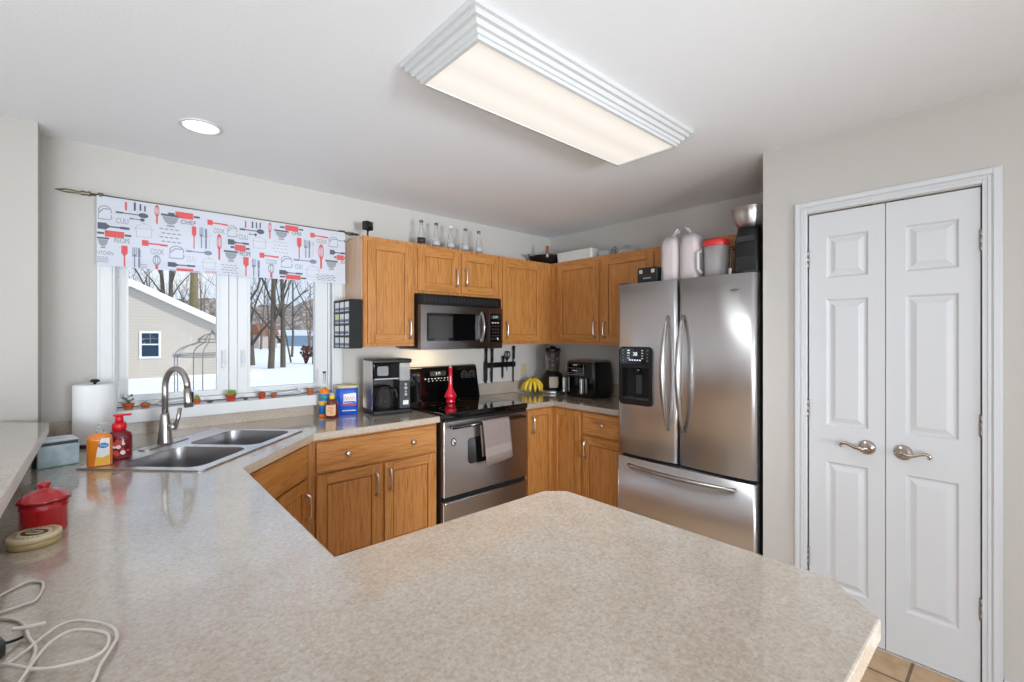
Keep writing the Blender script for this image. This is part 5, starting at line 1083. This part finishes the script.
for j in range(2):
    for i in range(nx): b.bm.faces.new((g[j][i], g[j][i + 1], g[j + 1][i + 1], g[j + 1][i])).material_index = k
b.build('hem', val, world=True)
DECALS="""mixer 0.005 2.079 0.058 0.077 g
stub 0.087 2.126 0.012 0.043 r
stub 0.123 2.131 0.012 0.044 d
stub 0.146 2.131 0.01 0.036 d
stub 0.165 2.127 0.009 0.029 d
spoonh 0.113 2.089 0.133 0.026 d
tCULI 0.072 2.046 0.049 0.029 g
spoonh 0.133 2.065 0.062 0.018 d
whisk 0.216 2.105 0.023 0.097 r
bowl 0.276 2.082 0.085 0.068 d
pin 0.338 2.121 0.145 0.035 r
tCHEF 0.357 2.085 0.07 0.023 d
spath 0.039 2.009 0.125 0.04 d
pin 0.042 1.972 0.134 0.033 r
bowl -0.003 1.923 0.047 0.056 d
tRECIPE 0.072 1.943 0.062 0.025 g
pot 0.161 2.011 0.08 0.081 l
lines 0.285 2.004 0.116 0.076 g
spatv 0.383 2.006 0.023 0.133 r
fork 0.418 2.008 0.018 0.118 b
knife 0.44 2.007 0.014 0.118 b
spoonv 0.456 1.997 0.014 0.095 l
brush 0.208 1.944 0.111 0.03 r
spatv 0.081 1.863 0.028 0.118 r
fork 0.122 1.86 0.018 0.109 b
knife 0.141 1.862 0.014 0.109 b
tCOOK 0.218 1.903 0.059 0.03 g
whisk 0.215 1.837 0.037 0.089 k
mixer 0.304 1.911 0.074 0.076 g
spoonh 0.408 1.924 0.123 0.026 b
tCULI 0.371 1.881 0.045 0.031 l
tKITCHEN 0.005 1.871 0.063 0.019 g
lines -0.0 1.839 0.058 0.028 d
lines 0.164 1.817 0.034 0.029 d
spath 0.326 1.841 0.125 0.031 d
pin 0.341 1.807 0.139 0.032 r
pot 0.455 1.862 0.074 0.071 l
tRECIPE 0.465 1.81 0.054 0.021 r
brush 0.498 2.103 0.102 0.03 r
tCOOK 0.505 2.06 0.055 0.029 g
whisk 0.505 1.964 0.027 0.144 r
mixer 0.572 2.07 0.056 0.073 g
stub 0.642 2.121 0.011 0.042 r
stub 0.679 2.124 0.012 0.04 d
stub 0.701 2.125 0.01 0.038 d
stub 0.721 2.127 0.011 0.034 d
spoonh 0.677 2.089 0.134 0.03 d
tCULI 0.629 2.042 0.047 0.03 g
spoonh 0.681 2.066 0.044 0.018 d
spath 0.604 2.004 0.111 0.038 d
pin 0.613 1.974 0.101 0.036 r
bowl 0.565 1.919 0.074 0.065 d
tRECIPE 0.64 1.943 0.059 0.025 d
pot 0.718 2.021 0.083 0.076 l
lines 0.568 1.846 0.106 0.049 g
whisk 0.776 2.102 0.02 0.095 r
bowl 0.843 2.086 0.085 0.061 d
pin 0.904 2.137 0.141 0.034 r
tCHEF 0.935 2.108 0.059 0.022 d
lines 0.847 2.012 0.112 0.069 l
spatv 0.949 2.017 0.031 0.143 r
fork 0.99 2.017 0.021 0.117 b
knife 1.013 2.02 0.015 0.117 b
spoonv 1.036 2.019 0.018 0.1 l
brush 1.076 2.113 0.116 0.031 r
tCOOK 1.094 2.08 0.068 0.029 g
whisk 1.089 1.975 0.039 0.156 r
mixer 1.171 2.087 0.07 0.075 g
brush 0.772 1.945 0.109 0.031 r
tCOOK 0.786 1.91 0.063 0.031 g
mixer 0.873 1.919 0.073 0.079 g
spoonh 0.988 1.938 0.146 0.029 b
tCULI 0.946 1.896 0.046 0.03 g
spatv 0.644 1.862 0.032 0.133 r
fork 0.686 1.862 0.02 0.109 b
knife 0.713 1.86 0.016 0.11 b
whisk 0.784 1.846 0.039 0.095 k
spath 0.9 1.85 0.14 0.034 d
pin 0.913 1.822 0.158 0.032 r
pot 1.036 1.874 0.097 0.073 l
spath 1.199 2.016 0.104 0.038 d
pin 1.218 1.985 0.085 0.034 r
bowl 1.158 1.927 0.083 0.065 d
tRECIPE 1.242 1.955 0.038 0.023 d
lines 1.135 1.841 0.164 0.037 d
spoonh 1.233 2.102 0.048 0.017 d"""
PM = {'r': 'print_red', 'd': 'print_dark', 'g': 'print_grey', 'l': 'print_light', 'b': 'print_blue', 'k': 'print_grey'}
def arc(cx, cy, rx, ry, a0, a1, n=10): return [(cx + rx * math.cos(R(a0 + (a1 - a0) * i / n)), cy + ry * math.sin(R(a0 + (a1 - a0) * i / n))) for i in range(n + 1)]
def rect(x0, y0, x1, y1): return [(x0, y0), (x1, y0), (x1, y1), (x0, y1)]
def stroke(path, w_):
    # outline ribbon along a polyline, as quads
    P = [Vector(p) for p in path]; q = []
    for i in range(len(P) - 1):
        d = (P[i + 1] - P[i]).normalized() * w_; n_ = Vector((-d.y, d.x)); q.append([tuple(P[i] + n_ - d * 0.3), tuple(P[i] - n_ - d * 0.3), tuple(P[i + 1] - n_ + d * 0.3), tuple(P[i + 1] + n_ + d * 0.3)])
    return q
def shape(kind):
    # polygons in a unit box -0.5..0.5
    if kind == 'stub': return [rect(-.35, -.5, .35, .5)]
    if kind == 'spath': return [rect(-.5, -.42, -.22, .42), [(-.22, .3), (-.12, .1), (-.12, -.1), (-.22, -.3)], rect(-.12, -.09, .2, .09), rect(.2, -.16, .5, .16)]
    if kind == 'spatv': return [rect(-.45, .1, .45, .46), [(-.3, .1), (.3, .1), (.12, .0), (-.12, .0)], rect(-.1, -.5, .1, .0)]
    if kind == 'spoonh': return [arc(.34, 0, .16, .5, 0, 360, 14)[:-1], rect(-.3, -.1, .2, .1), rect(-.5, -.18, -.28, .18)]
    if kind == 'spoonv': return [arc(0, .34, .5, .16, 0, 360, 14)[:-1], rect(-.12, -.5, .12, .2)]
    if kind == 'pin': return [rect(-.28, -.5, .28, .5), rect(-.5, -.16, -.3, .16), rect(.3, -.16, .5, .16)]
    if kind == 'fork': return [rect(-.14, -.5, .14, .1)] + [rect(x - .09, .14, x + .09, .5) for x in (-.38, 0, .38)] + [rect(-.47, .05, .47, .16)]
    if kind == 'knife': return [[(-.4, 0), (.4, 0), (.4, .35), (.1, .5), (-.4, .45)], rect(-.3, -.5, .3, -.02)]
    if kind == 'brush': return [rect(-.5, -.5, -.25, .5), rect(-.25, -.16, .2, .12), rect(.2, -.24, .5, .1)]
    if kind == 'bowl': return [rect(-.5, .34, .5, .5), [(-.42, .3), (.42, .3)] + arc(0, .3, .40, .62, -8, -172, 8), rect(-.2, -.5, .2, -.36)]
    if kind == 'pot': return stroke(arc(0, .12, .42, .3, 0, 180, 10), .02) + stroke([(-.42, .1), (-.38, -.45), (.38, -.45), (.42, .1), (-.42, .1)], .02) + [rect(-.07, .42, .07, .5), rect(-.5, .05, -.42, .12), rect(.42, .05, .5, .12)]
    if kind == 'mixer': return stroke([(-.45, -.45), (.35, -.45), (.45, -.3), (.40, -.15)], .03) + stroke(arc(0, .1, .42, .34, -20, 200, 12), .03) + stroke([(-.4, -.05), (-.1, .25), (.3, .25)], .035) + stroke([(-.42, -.05), (-.45, -.45)], .02)
    if kind == 'whisk': return [rect(-.16, -.5, .16, -.05)] + stroke([(p[0], p[1]) for p in arc(0, .22, .42, .28, -90, 270, 14)], .045) + stroke(arc(0, .22, .16, .28, -90, 270, 10), .04)
    if kind == 'lines': return [rect(-.5 + .08 * (i % 2) + .2 * q, .42 - .3 * i, -.36 + .08 * (i % 2) + .2 * q, .34 - .3 * i) for i in range(4) for q in range(4)]
    return []
b = MB(); cnt = 0
def fmap(x, z, off): return (x, fold(x, z) - off, z)
for l in DECALS.split('\n'):
    kd, x, z, w_, h_, c_ = l.split(); x, z, w_, h_ = float(x), float(z), float(w_), float(h_); cnt += 1; off = 0.0022 + 0.00004 * (cnt % 7)
    lim = lambda p: (min(max(p[0], VX0 + 0.002), VX1 - 0.002), min(max(p[1], VZ0 + 0.003), VZ1 + 0.008))
    if kd[0] == 't' and kd[1].isupper():
        tm = MB(); text_mesh(tm, kd[1:], 1.0, PM[c_], Matrix.Identity(4)); xs = [v.co.x for v in tm.bm.verts]; ys = [v.co.y for v in tm.bm.verts]
        wx, wy = max(xs) - min(xs), max(ys) - min(ys); tm.bm.verts.ensure_lookup_table(); mp_ = {}
        for f in tm.bm.faces:
            vs = []
            for v in f.verts:
                if v.index not in mp_ or True:
                    px_, pz_ = lim((x + (v.co.x - (min(xs) + max(xs)) / 2) / wx * w_, z + (v.co.y - (min(ys) + max(ys)) / 2) / wy * h_))
                    vs.append(b.bm.verts.new(fmap(px_, pz_, off)))
            b.bm.faces.new(vs).material_index = b.mi(PM[c_])
        tm.bm.free(); continue
    for pi_, poly in enumerate(shape(kd)):
        vs = [b.bm.verts.new(fmap(*lim((x + p[0] * w_, z + p[1] * h_)), off)) for p in poly]
        mm_ = PM[c_]
        if kd == 'pin' and pi_ > 0: mm_ = 'print_dark'
        if kd == 'whisk' and pi_ == 0: mm_ = 'print_red'
        if kd == 'bowl' and pi_ > 0: mm_ = 'print_grey'
        try: b.bm.faces.new(vs).material_index = b.mi(mm_)
        except ValueError: pass
b.build('printed_pattern', val, world=True)

# pots and stones along the window stool
SZ = 1.0549
def pot(name, lab, x, y, r0, h_, plant, seed, m='terracotta', cat='plant pot'):
    p = thing(name, lab, cat, (x, y, SZ)); rs = random.Random(seed)
    b = MB(); b.lathe([(r0 * 0.72, 0), (r0 * 0.76, 0.002), (r0 * 0.95, h_ * 0.72), (r0 * 1.08, h_ * 0.74), (r0 * 1.1, h_), (r0 * 0.94, h_), (r0 * 0.9, h_ * 0.8), (0.0001, h_ * 0.8)], m, n=20); b.build('pot', p)
    b = MB(); z0 = h_ * 0.82
    if plant == 'leafy':
        for i in range(16):
            a = rs.uniform(0, 6.28); rr_ = rs.uniform(0.1, 0.9) * r0; b.ball((rr_ * math.cos(a), rr_ * math.sin(a), z0 + rs.uniform(0.006, 0.022)), (0.008, 0.006, 0.011), 'plant_green', 8)
    elif plant == 'frost':
        for i in range(7):
            a = rs.uniform(0, 6.28); P = [(0, 0, z0), (0.008 * math.cos(a), 0.008 * math.sin(a), z0 + 0.02), (0.02 * math.cos(a), 0.02 * math.sin(a), z0 + rs.uniform(0.025, 0.05))]; b.tube(P, 0.003, 'plant_grey', 6)
            b.ball(P[-1], 0.007, 'label_white' if i % 2 else 'plant_grey', 8)
    elif plant == 'dome':
        b.ball((0, 0, z0), (r0 * 0.85, r0 * 0.85, r0 * 0.75), 'plant_grey' if seed % 2 else 'plant_brown', 14)
    elif plant == 'cactus':
        b.ball((0, 0, z0 + 0.012), (0.010, 0.010, 0.022), 'plant_olive', 10); b.ball((0.010, 0, z0 + 0.006), (0.006, 0.006, 0.012), 'plant_olive', 8)
    b.build('plant', p)
    return p
PYv = 3.165
pot('potted_plant', 'terracotta pot with a frosty white sprig, leftmost on the window ledge', 0.098, PYv, 0.024, 0.032, 'frost', 1)
pot('potted_plant', 'small terracotta pot with a grey domed cactus left of the faucet', 0.168, PYv, 0.020, 0.024, 'dome', 3)
pot('potted_plant', 'terracotta pot with an olive cactus just right of the faucet', 0.400, PYv, 0.017, 0.024, 'cactus', 4)
pot('potted_plant', 'largest terracotta pot with bright green leaves mid window ledge', 0.568, PYv, 0.027, 0.042, 'leafy', 5, 'terracotta_red')
pot('potted_plant', 'round reddish pot with a red-brown cactus right of the green plant', 0.735, PYv, 0.021, 0.036, 'dome', 6, 'terracotta_red')
pot('potted_plant', 'tiny brown pot with a grey top right of the reddish one', 0.803, PYv, 0.016, 0.028, 'dome', 7)
pot('potted_plant', 'terracotta pot with grey succulent, rightmost on the window ledge', 1.025, PYv, 0.020, 0.038, 'dome', 9)
for x, lab, rx in ((0.462, 'dark flat stone left of the green plant on the ledge', 0.016), (0.645, 'dark round stone right of the green plant on the ledge', 0.014)):
    st = thing('stone', lab, 'stone', (x, PYv - 0.01, SZ)); b = MB(); b.ball((0, 0, 0.0092), (rx, 0.012, 0.009), 'stone', 14); b.build('pebble', st)

# ================================================================== OUTDOORS
GZ = -0.6
b = MB(); rs = random.Random(11); N = 40; k = b.mi('snow'); g = []
for j in range(N + 1):
    row = []
    for i in range(N + 1):
        x = -30 + 120 * (i / N); y = 3.6 + 146.4 * (j / N) ** 1.8; row.append(b.bm.verts.new((x, y, GZ + (rs.uniform(-0.05, 0.05) if j > 1 else 0) - (0.0 if y < 60 else 0))))
    g.append(row)
for j in range(N):
    for i in range(N):
        f = b.bm.faces.new((g[j][i], g[j][i + 1], g[j + 1][i + 1], g[j + 1][i])); f.smooth = True; f.material_index = k
struct('ground_snow', b)
# wooded hill on the far side
b = MB(); k = b.mi('brush_hill'); A0, A1 = Vector((-60, 190)), Vector((110, 95)); n_ = 160; rings = []
dirv = (A1 - A0).normalized(); perp = Vector((-dirv.y, dirv.x))
rows_ = [(-4, GZ - 0.5), (0, 4.5), (6, 8.0), (14, 10.6), (20, 11.6), (26, 9)]
g = []
for d_, z in rows_:
    g.append([])
    for i in range(n_ + 1):
        p = A0.lerp(A1, i / n_) + perp * d_; bump_ = rs.uniform(-0.7, 0.7) + 0.9 * math.sin(i * 0.21) + 0.6 * math.sin(i * 0.53 + 1)
        g[-1].append(b.bm.verts.new((p.x, p.y, z + (bump_ * z / 9 if z > 0 else 0))))
for j in range(len(rows_) - 1):
    for i in range(n_):
        f = b.bm.faces.new((g[j][i], g[j][i + 1], g[j + 1][i + 1], g[j + 1][i])); f.material_index = k; f.smooth = True
struct('hillside', b)
# garage with a gable toward the kitchen
ga = thing('garage', 'beige sided garage gable with white roof trim outside the left pane', 'building', (0.98, 28.6, GZ), -9)
H_ = 4.62; SL_ = 0.52; HW = 3.95
def roofz(x): return H_ - abs(x) * SL_
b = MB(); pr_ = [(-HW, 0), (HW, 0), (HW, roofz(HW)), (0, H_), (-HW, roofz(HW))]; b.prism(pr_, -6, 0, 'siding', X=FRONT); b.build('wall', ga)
b = MB()
for s_ in (-1, 1): b.prism([(0, H_ + 0.001), (s_ * (HW + 0.4), roofz(HW + 0.4) + 0.001), (s_ * (HW + 0.4), roofz(HW + 0.4) + 0.16), (0, H_ + 0.16)][::s_], -6.3, 0.25, 'snow', X=FRONT)
b.build('roof_snow', ga)
b = MB()
for s_ in (-1, 1): b.prism([(0, H_ - 0.20), (s_ * (HW + 0.4), roofz(HW + 0.4) - 0.20), (s_ * (HW + 0.4), roofz(HW + 0.4)), (0, H_)][::s_], 0.252, 0.30, 'fence_white', X=FRONT)
b.build('rake_trim', ga)
b = MB(); b.prism([(0.32, 0.95), (1.14, 0.95), (1.14, 2.27), (0.32, 2.27)], 0.001, 0.05, 'fence_white', holes=[[(0.40, 1.04), (1.06, 1.04), (1.06, 2.18), (0.40, 2.18)]], X=FRONT); gw = b.build('window', ga)
b = MB(); b.box(0.40, 1.06, -0.02, -0.004, 1.04, 2.18, 'navy_glass'); b.build('pane', gw)
b = MB(); b.box(0.402, 1.058, -0.035, -0.0202, 1.60, 1.66, 'fence_white'); b.box(0.715, 0.745, -0.03, -0.0202, 1.66, 2.178, 'grey'); b.box(0.402, 1.058, -0.03, -0.0202, 1.90, 1.925, 'grey'); b.build('muntins', gw)
b = MB(); b.box(-0.43, -0.33, -0.12, -0.002, 2.9, 3.25, 'charcoal', 0.02); b.build('wall_lamp', ga)
# wire garden gazebo
gz = thing('wire_gazebo', 'wire dome garden gazebo standing in the snow outside the left pane', 'gazebo', (1.42, 9.45, GZ)); rg0 = 0.56
def zz(z): return z - GZ
b = MB()
for q in range(8):
    a = R(22.5 + 45 * q); c_, s_ = math.cos(a), math.sin(a)
    P = [(rg0 * c_, rg0 * s_, 0.0), (rg0 * c_, rg0 * s_, zz(1.10))] + [(rg0 * math.cos(R(t_)) * c_, rg0 * math.cos(R(t_)) * s_, zz(1.10) + 0.24 * math.sin(R(t_))) for t_ in (15, 30, 45, 60)] + [(0.22 * c_, 0.22 * s_, zz(1.335)), (0.2 * c_, 0.2 * s_, zz(1.40)), (0.12 * c_, 0.12 * s_, zz(1.46)), (0.005 * c_, 0.005 * s_, zz(1.50))]
    b.tube(P, 0.0095, 'wire', 6)
b.build('ribs', gz)
b = MB()
for r0, z in ((rg0, 1.10), (rg0, 1.13), (0.22, 1.335), (0.21, 1.39)): b.tube([(r0 * math.cos(R(a)), r0 * math.sin(R(a)), zz(z)) for a in range(0, 361, 15)], 0.010, 'wire', 6)
b.build('hoops', gz)
b = MB(); b.tube([(0, 0, zz(1.49)), (0, 0, zz(1.52)), (0, 0, zz(1.535)), (0, 0, zz(1.56))], [0.012, 0.022, 0.024, 0.004], 'wire', 8); b.build('finial', gz)
# white railing beyond
rl = thing('railing', 'low white railing behind the wire gazebo', 'railing', (1.6, 12.9, GZ))
b = MB(); b.box(-0.6, 1.4, -0.03, 0.03, zz(0.40), zz(0.47), 'fence_white'); b.box(-0.6, 1.4, -0.025, 0.025, zz(-0.35), zz(-0.30), 'fence_white'); b.build('rails', rl)
for q in range(14):
    b = MB(); b.box(-0.58 + q * 0.15, -0.55 + q * 0.15, -0.015, 0.015, zz(-0.5) if q % 6 else 0, zz(0.3995), 'fence_white'); b.build('baluster', rl)
b = MB(); b.box(-0.6, 1.4, -0.05, 0.05, zz(0.4705), zz(0.53), 'snow', 0.01); b.build('snow_cap', rl)
# distant house and long low building
hs = thing('house', 'brown-roofed distant house behind the leftmost trunks', 'house', (17.2, 84.6, GZ), -40)
b = MB(); b.box(-2.2, 2.2, 0, 6, 0, 2.2, 'house_wall'); b.build('wall', hs); b = MB(); b.prism([(-2.6, 2.201), (2.6, 2.201), (2.0, 3.9), (-2.0, 3.9)], -6.3, 0.4, 'shingle_brown', X=FRONT); b.build('roof', hs)
b = MB(); b.box(-1.0, 0.0, -0.06, -0.002, 0.9, 1.8, 'navy_glass'); b.build('window', hs)
lb = thing('barn', 'long low blue-grey building with snowy roof in the far distance', 'building', (29.4, 94.6, GZ), -40)
b = MB(); b.box(-4.5, 4.5, 0, 6, 0, 2.1, 'blue_wall'); b.build('wall', lb); b = MB(); b.prism([(-4.9, 2.101), (4.9, 2.101), (4.9, 3.2), (-4.9, 3.2)], -6.2, 0.4, 'snow', X=FRONT); b.build('roof_snow', lb)
# trees: a trunk with forking branches, snow on the upper sides of some limbs
def tree_mesh(seed, h_, r0, m, depth=4, spread=0.5, first=0.25):
    rs = random.Random(seed); b = MB(); sn = MB()
    def grow(p, d, L_, r_, lev):
        P = [p]; rr = [r_]; q = p.copy(); dd = d.copy(); n_ = 5 if lev == 0 else 4
        for i in range(n_):
            dd = (dd + Vector((rs.uniform(-1, 1), rs.uniform(-1, 1), rs.uniform(-0.2, 0.5))) * (0.05 if lev == 0 else 0.22)).normalized()
            q = q + dd * (L_ / n_); P.append(q.copy()); rr.append(r_ * (1 - 0.75 * (i + 1) / n_))
        if lev == 0: P.insert(0, p - Vector((0, 0, 0.05))); rr[0] = r_; rr.insert(0, r_ * 1.5)
        b.tube(P, rr, m, 7 if lev < 2 else 4)
        if lev in (1, 2) and abs(d.z) < 0.85 and rs.random() < 0.8:
            sn.tube([v_ + Vector((0, 0, rr[min(i, len(rr) - 1)] * 0.9)) for i, v_ in enumerate(P)], [max(0.006, x * 0.55) for x in rr], 'snow', 5)
        if lev < depth:
            nb = (7 if lev == 0 else 4)
            for k in range(nb):
                t_ = first + (1 - first) * (k + 0.6) / nb if lev == 0 else 0.3 + 0.7 * (k + 0.5) / nb
                i = min(len(P) - 2, int(t_ * (len(P) - 1))); base = P[i].lerp(P[i + 1], t_ * (len(P) - 1) - i)
                a = rs.uniform(0, 6.28); sd = Vector((math.cos(a), math.sin(a), rs.uniform(0.1, 0.9))); nd = (dd * (1 - spread) + sd.normalized() * spread).normalized()
                grow(base, nd, L_ * rs.uniform(0.35, 0.55), rr[min(i, len(rr) - 1)] * rs.uniform(0.4, 0.6), lev + 1)
    grow(Vector((0, 0, 0)), Vector((0, 0, 1)), h_, r0, 0)
    return b, sn
def tree(name, lab, x, y, seed, h_, r0, m='bark', depth=3, group=None, lean=0, first=0.25, snow=True):
    t_ = thing(name, lab, 'tree', (x, y, GZ), random.Random(seed).uniform(0, 360), group); b, sn = tree_mesh(seed, h_, r0, m, depth, first=first); b.build('trunk_and_branches', t_)
    if snow and sn.mats: sn.build('snow_on_branches', t_)
    else: sn.bm.free()
    if lean: t_.rotation_euler = (0, R(lean), 0)
    return t_
tree('bare_tree', 'snowy bare tree at the left edge of the right pane', 7.74, 35.98, 1, 11, 0.20, first=0.2)
tree('bare_tree', 'thick grey trunk, left of the pair in the right pane', 7.91, 31.81, 2, 12, 0.20, first=0.3)
tree('bare_tree', 'thick grey trunk, right of the pair in the right pane', 8.77, 32.38, 3, 12, 0.17, first=0.2)
tree('bare_tree', 'slim leaning tree right of the paired trunks', 10.7, 37.4, 4, 9, 0.07, lean=-9, first=0.4)
tree('bare_tree', 'dark bare tree at the right edge of the right pane', 11.32, 34.13, 5, 10, 0.14)
tree('bare_tree', 'slender tree in front of the long low building', 13.82, 47.98, 6, 11, 0.12, first=0.3)
tree('bare_tree', 'pale olive trunk above the garage roof', 5.2, 41.6, 8, 13, 0.42, 'bark_olive', first=0.7, snow=False)
tree('bare_tree', 'dark tree above the garage, left of the pale trunk', 3.93, 50.1, 9, 13, 0.25)
tree('bare_tree', 'second dark tree above the garage, left of the pale trunk', 4.7, 54, 10, 13, 0.28)
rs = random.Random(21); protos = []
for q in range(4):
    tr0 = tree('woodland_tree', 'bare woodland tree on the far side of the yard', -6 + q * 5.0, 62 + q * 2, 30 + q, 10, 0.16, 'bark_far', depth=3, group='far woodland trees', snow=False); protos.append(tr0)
used_ = [(p.location.x, p.location.y) for p in protos]
dA, dB = Vector((-8, 66)), Vector((52, 60))
tries = 0
while len(used_) < 64 and tries < 4000:
    tries += 1; t_ = rs.random(); x = -8 + 58 * t_ + rs.uniform(-2, 2); y = rs.uniform(58, 112) - 20 * max(0, t_ - 0.4)
    ang_ = math.degrees(math.atan2(y, x)); 
    if not 48 < ang_ < 96: continue
    if math.hypot(x - 17.2, y - 84.6) < 7 or math.hypot(x - 29.4, y - 94.6) < 9: continue
    if any(math.hypot(x - a, y - c) < 2.2 for a, c in used_): continue
    used_.append((x, y)); c_ = copy_tree(protos[rs.randrange(4)]); c_.location = (x, y, GZ); c_.rotation_euler = (0, 0, rs.uniform(0, 6.28)); s_ = rs.uniform(0.75, 1.15); c_.scale = (s_, s_, s_)
sb = thing('shrub', 'reddish-brown shrub in the snow at the right of the right pane', 'shrub', (11.0, 34.9, GZ)); b = MB()
for i in range(40):
    a = rs.uniform(0, 6.28); r_ = rs.uniform(0.05, 0.55); b.tube([(0.05 * math.cos(a), 0.05 * math.sin(a), 0.0), (r_ * 0.6 * math.cos(a), r_ * 0.6 * math.sin(a), 0.6), (r_ * math.cos(a), r_ * math.sin(a), rs.uniform(0.7, 1.35))], 0.02, 'red_leaf', 4); b.ball((r_ * math.cos(a), r_ * math.sin(a), rs.uniform(0.5, 1.3)), 0.10, 'red_leaf', 6)
b.build('twigs', sb)
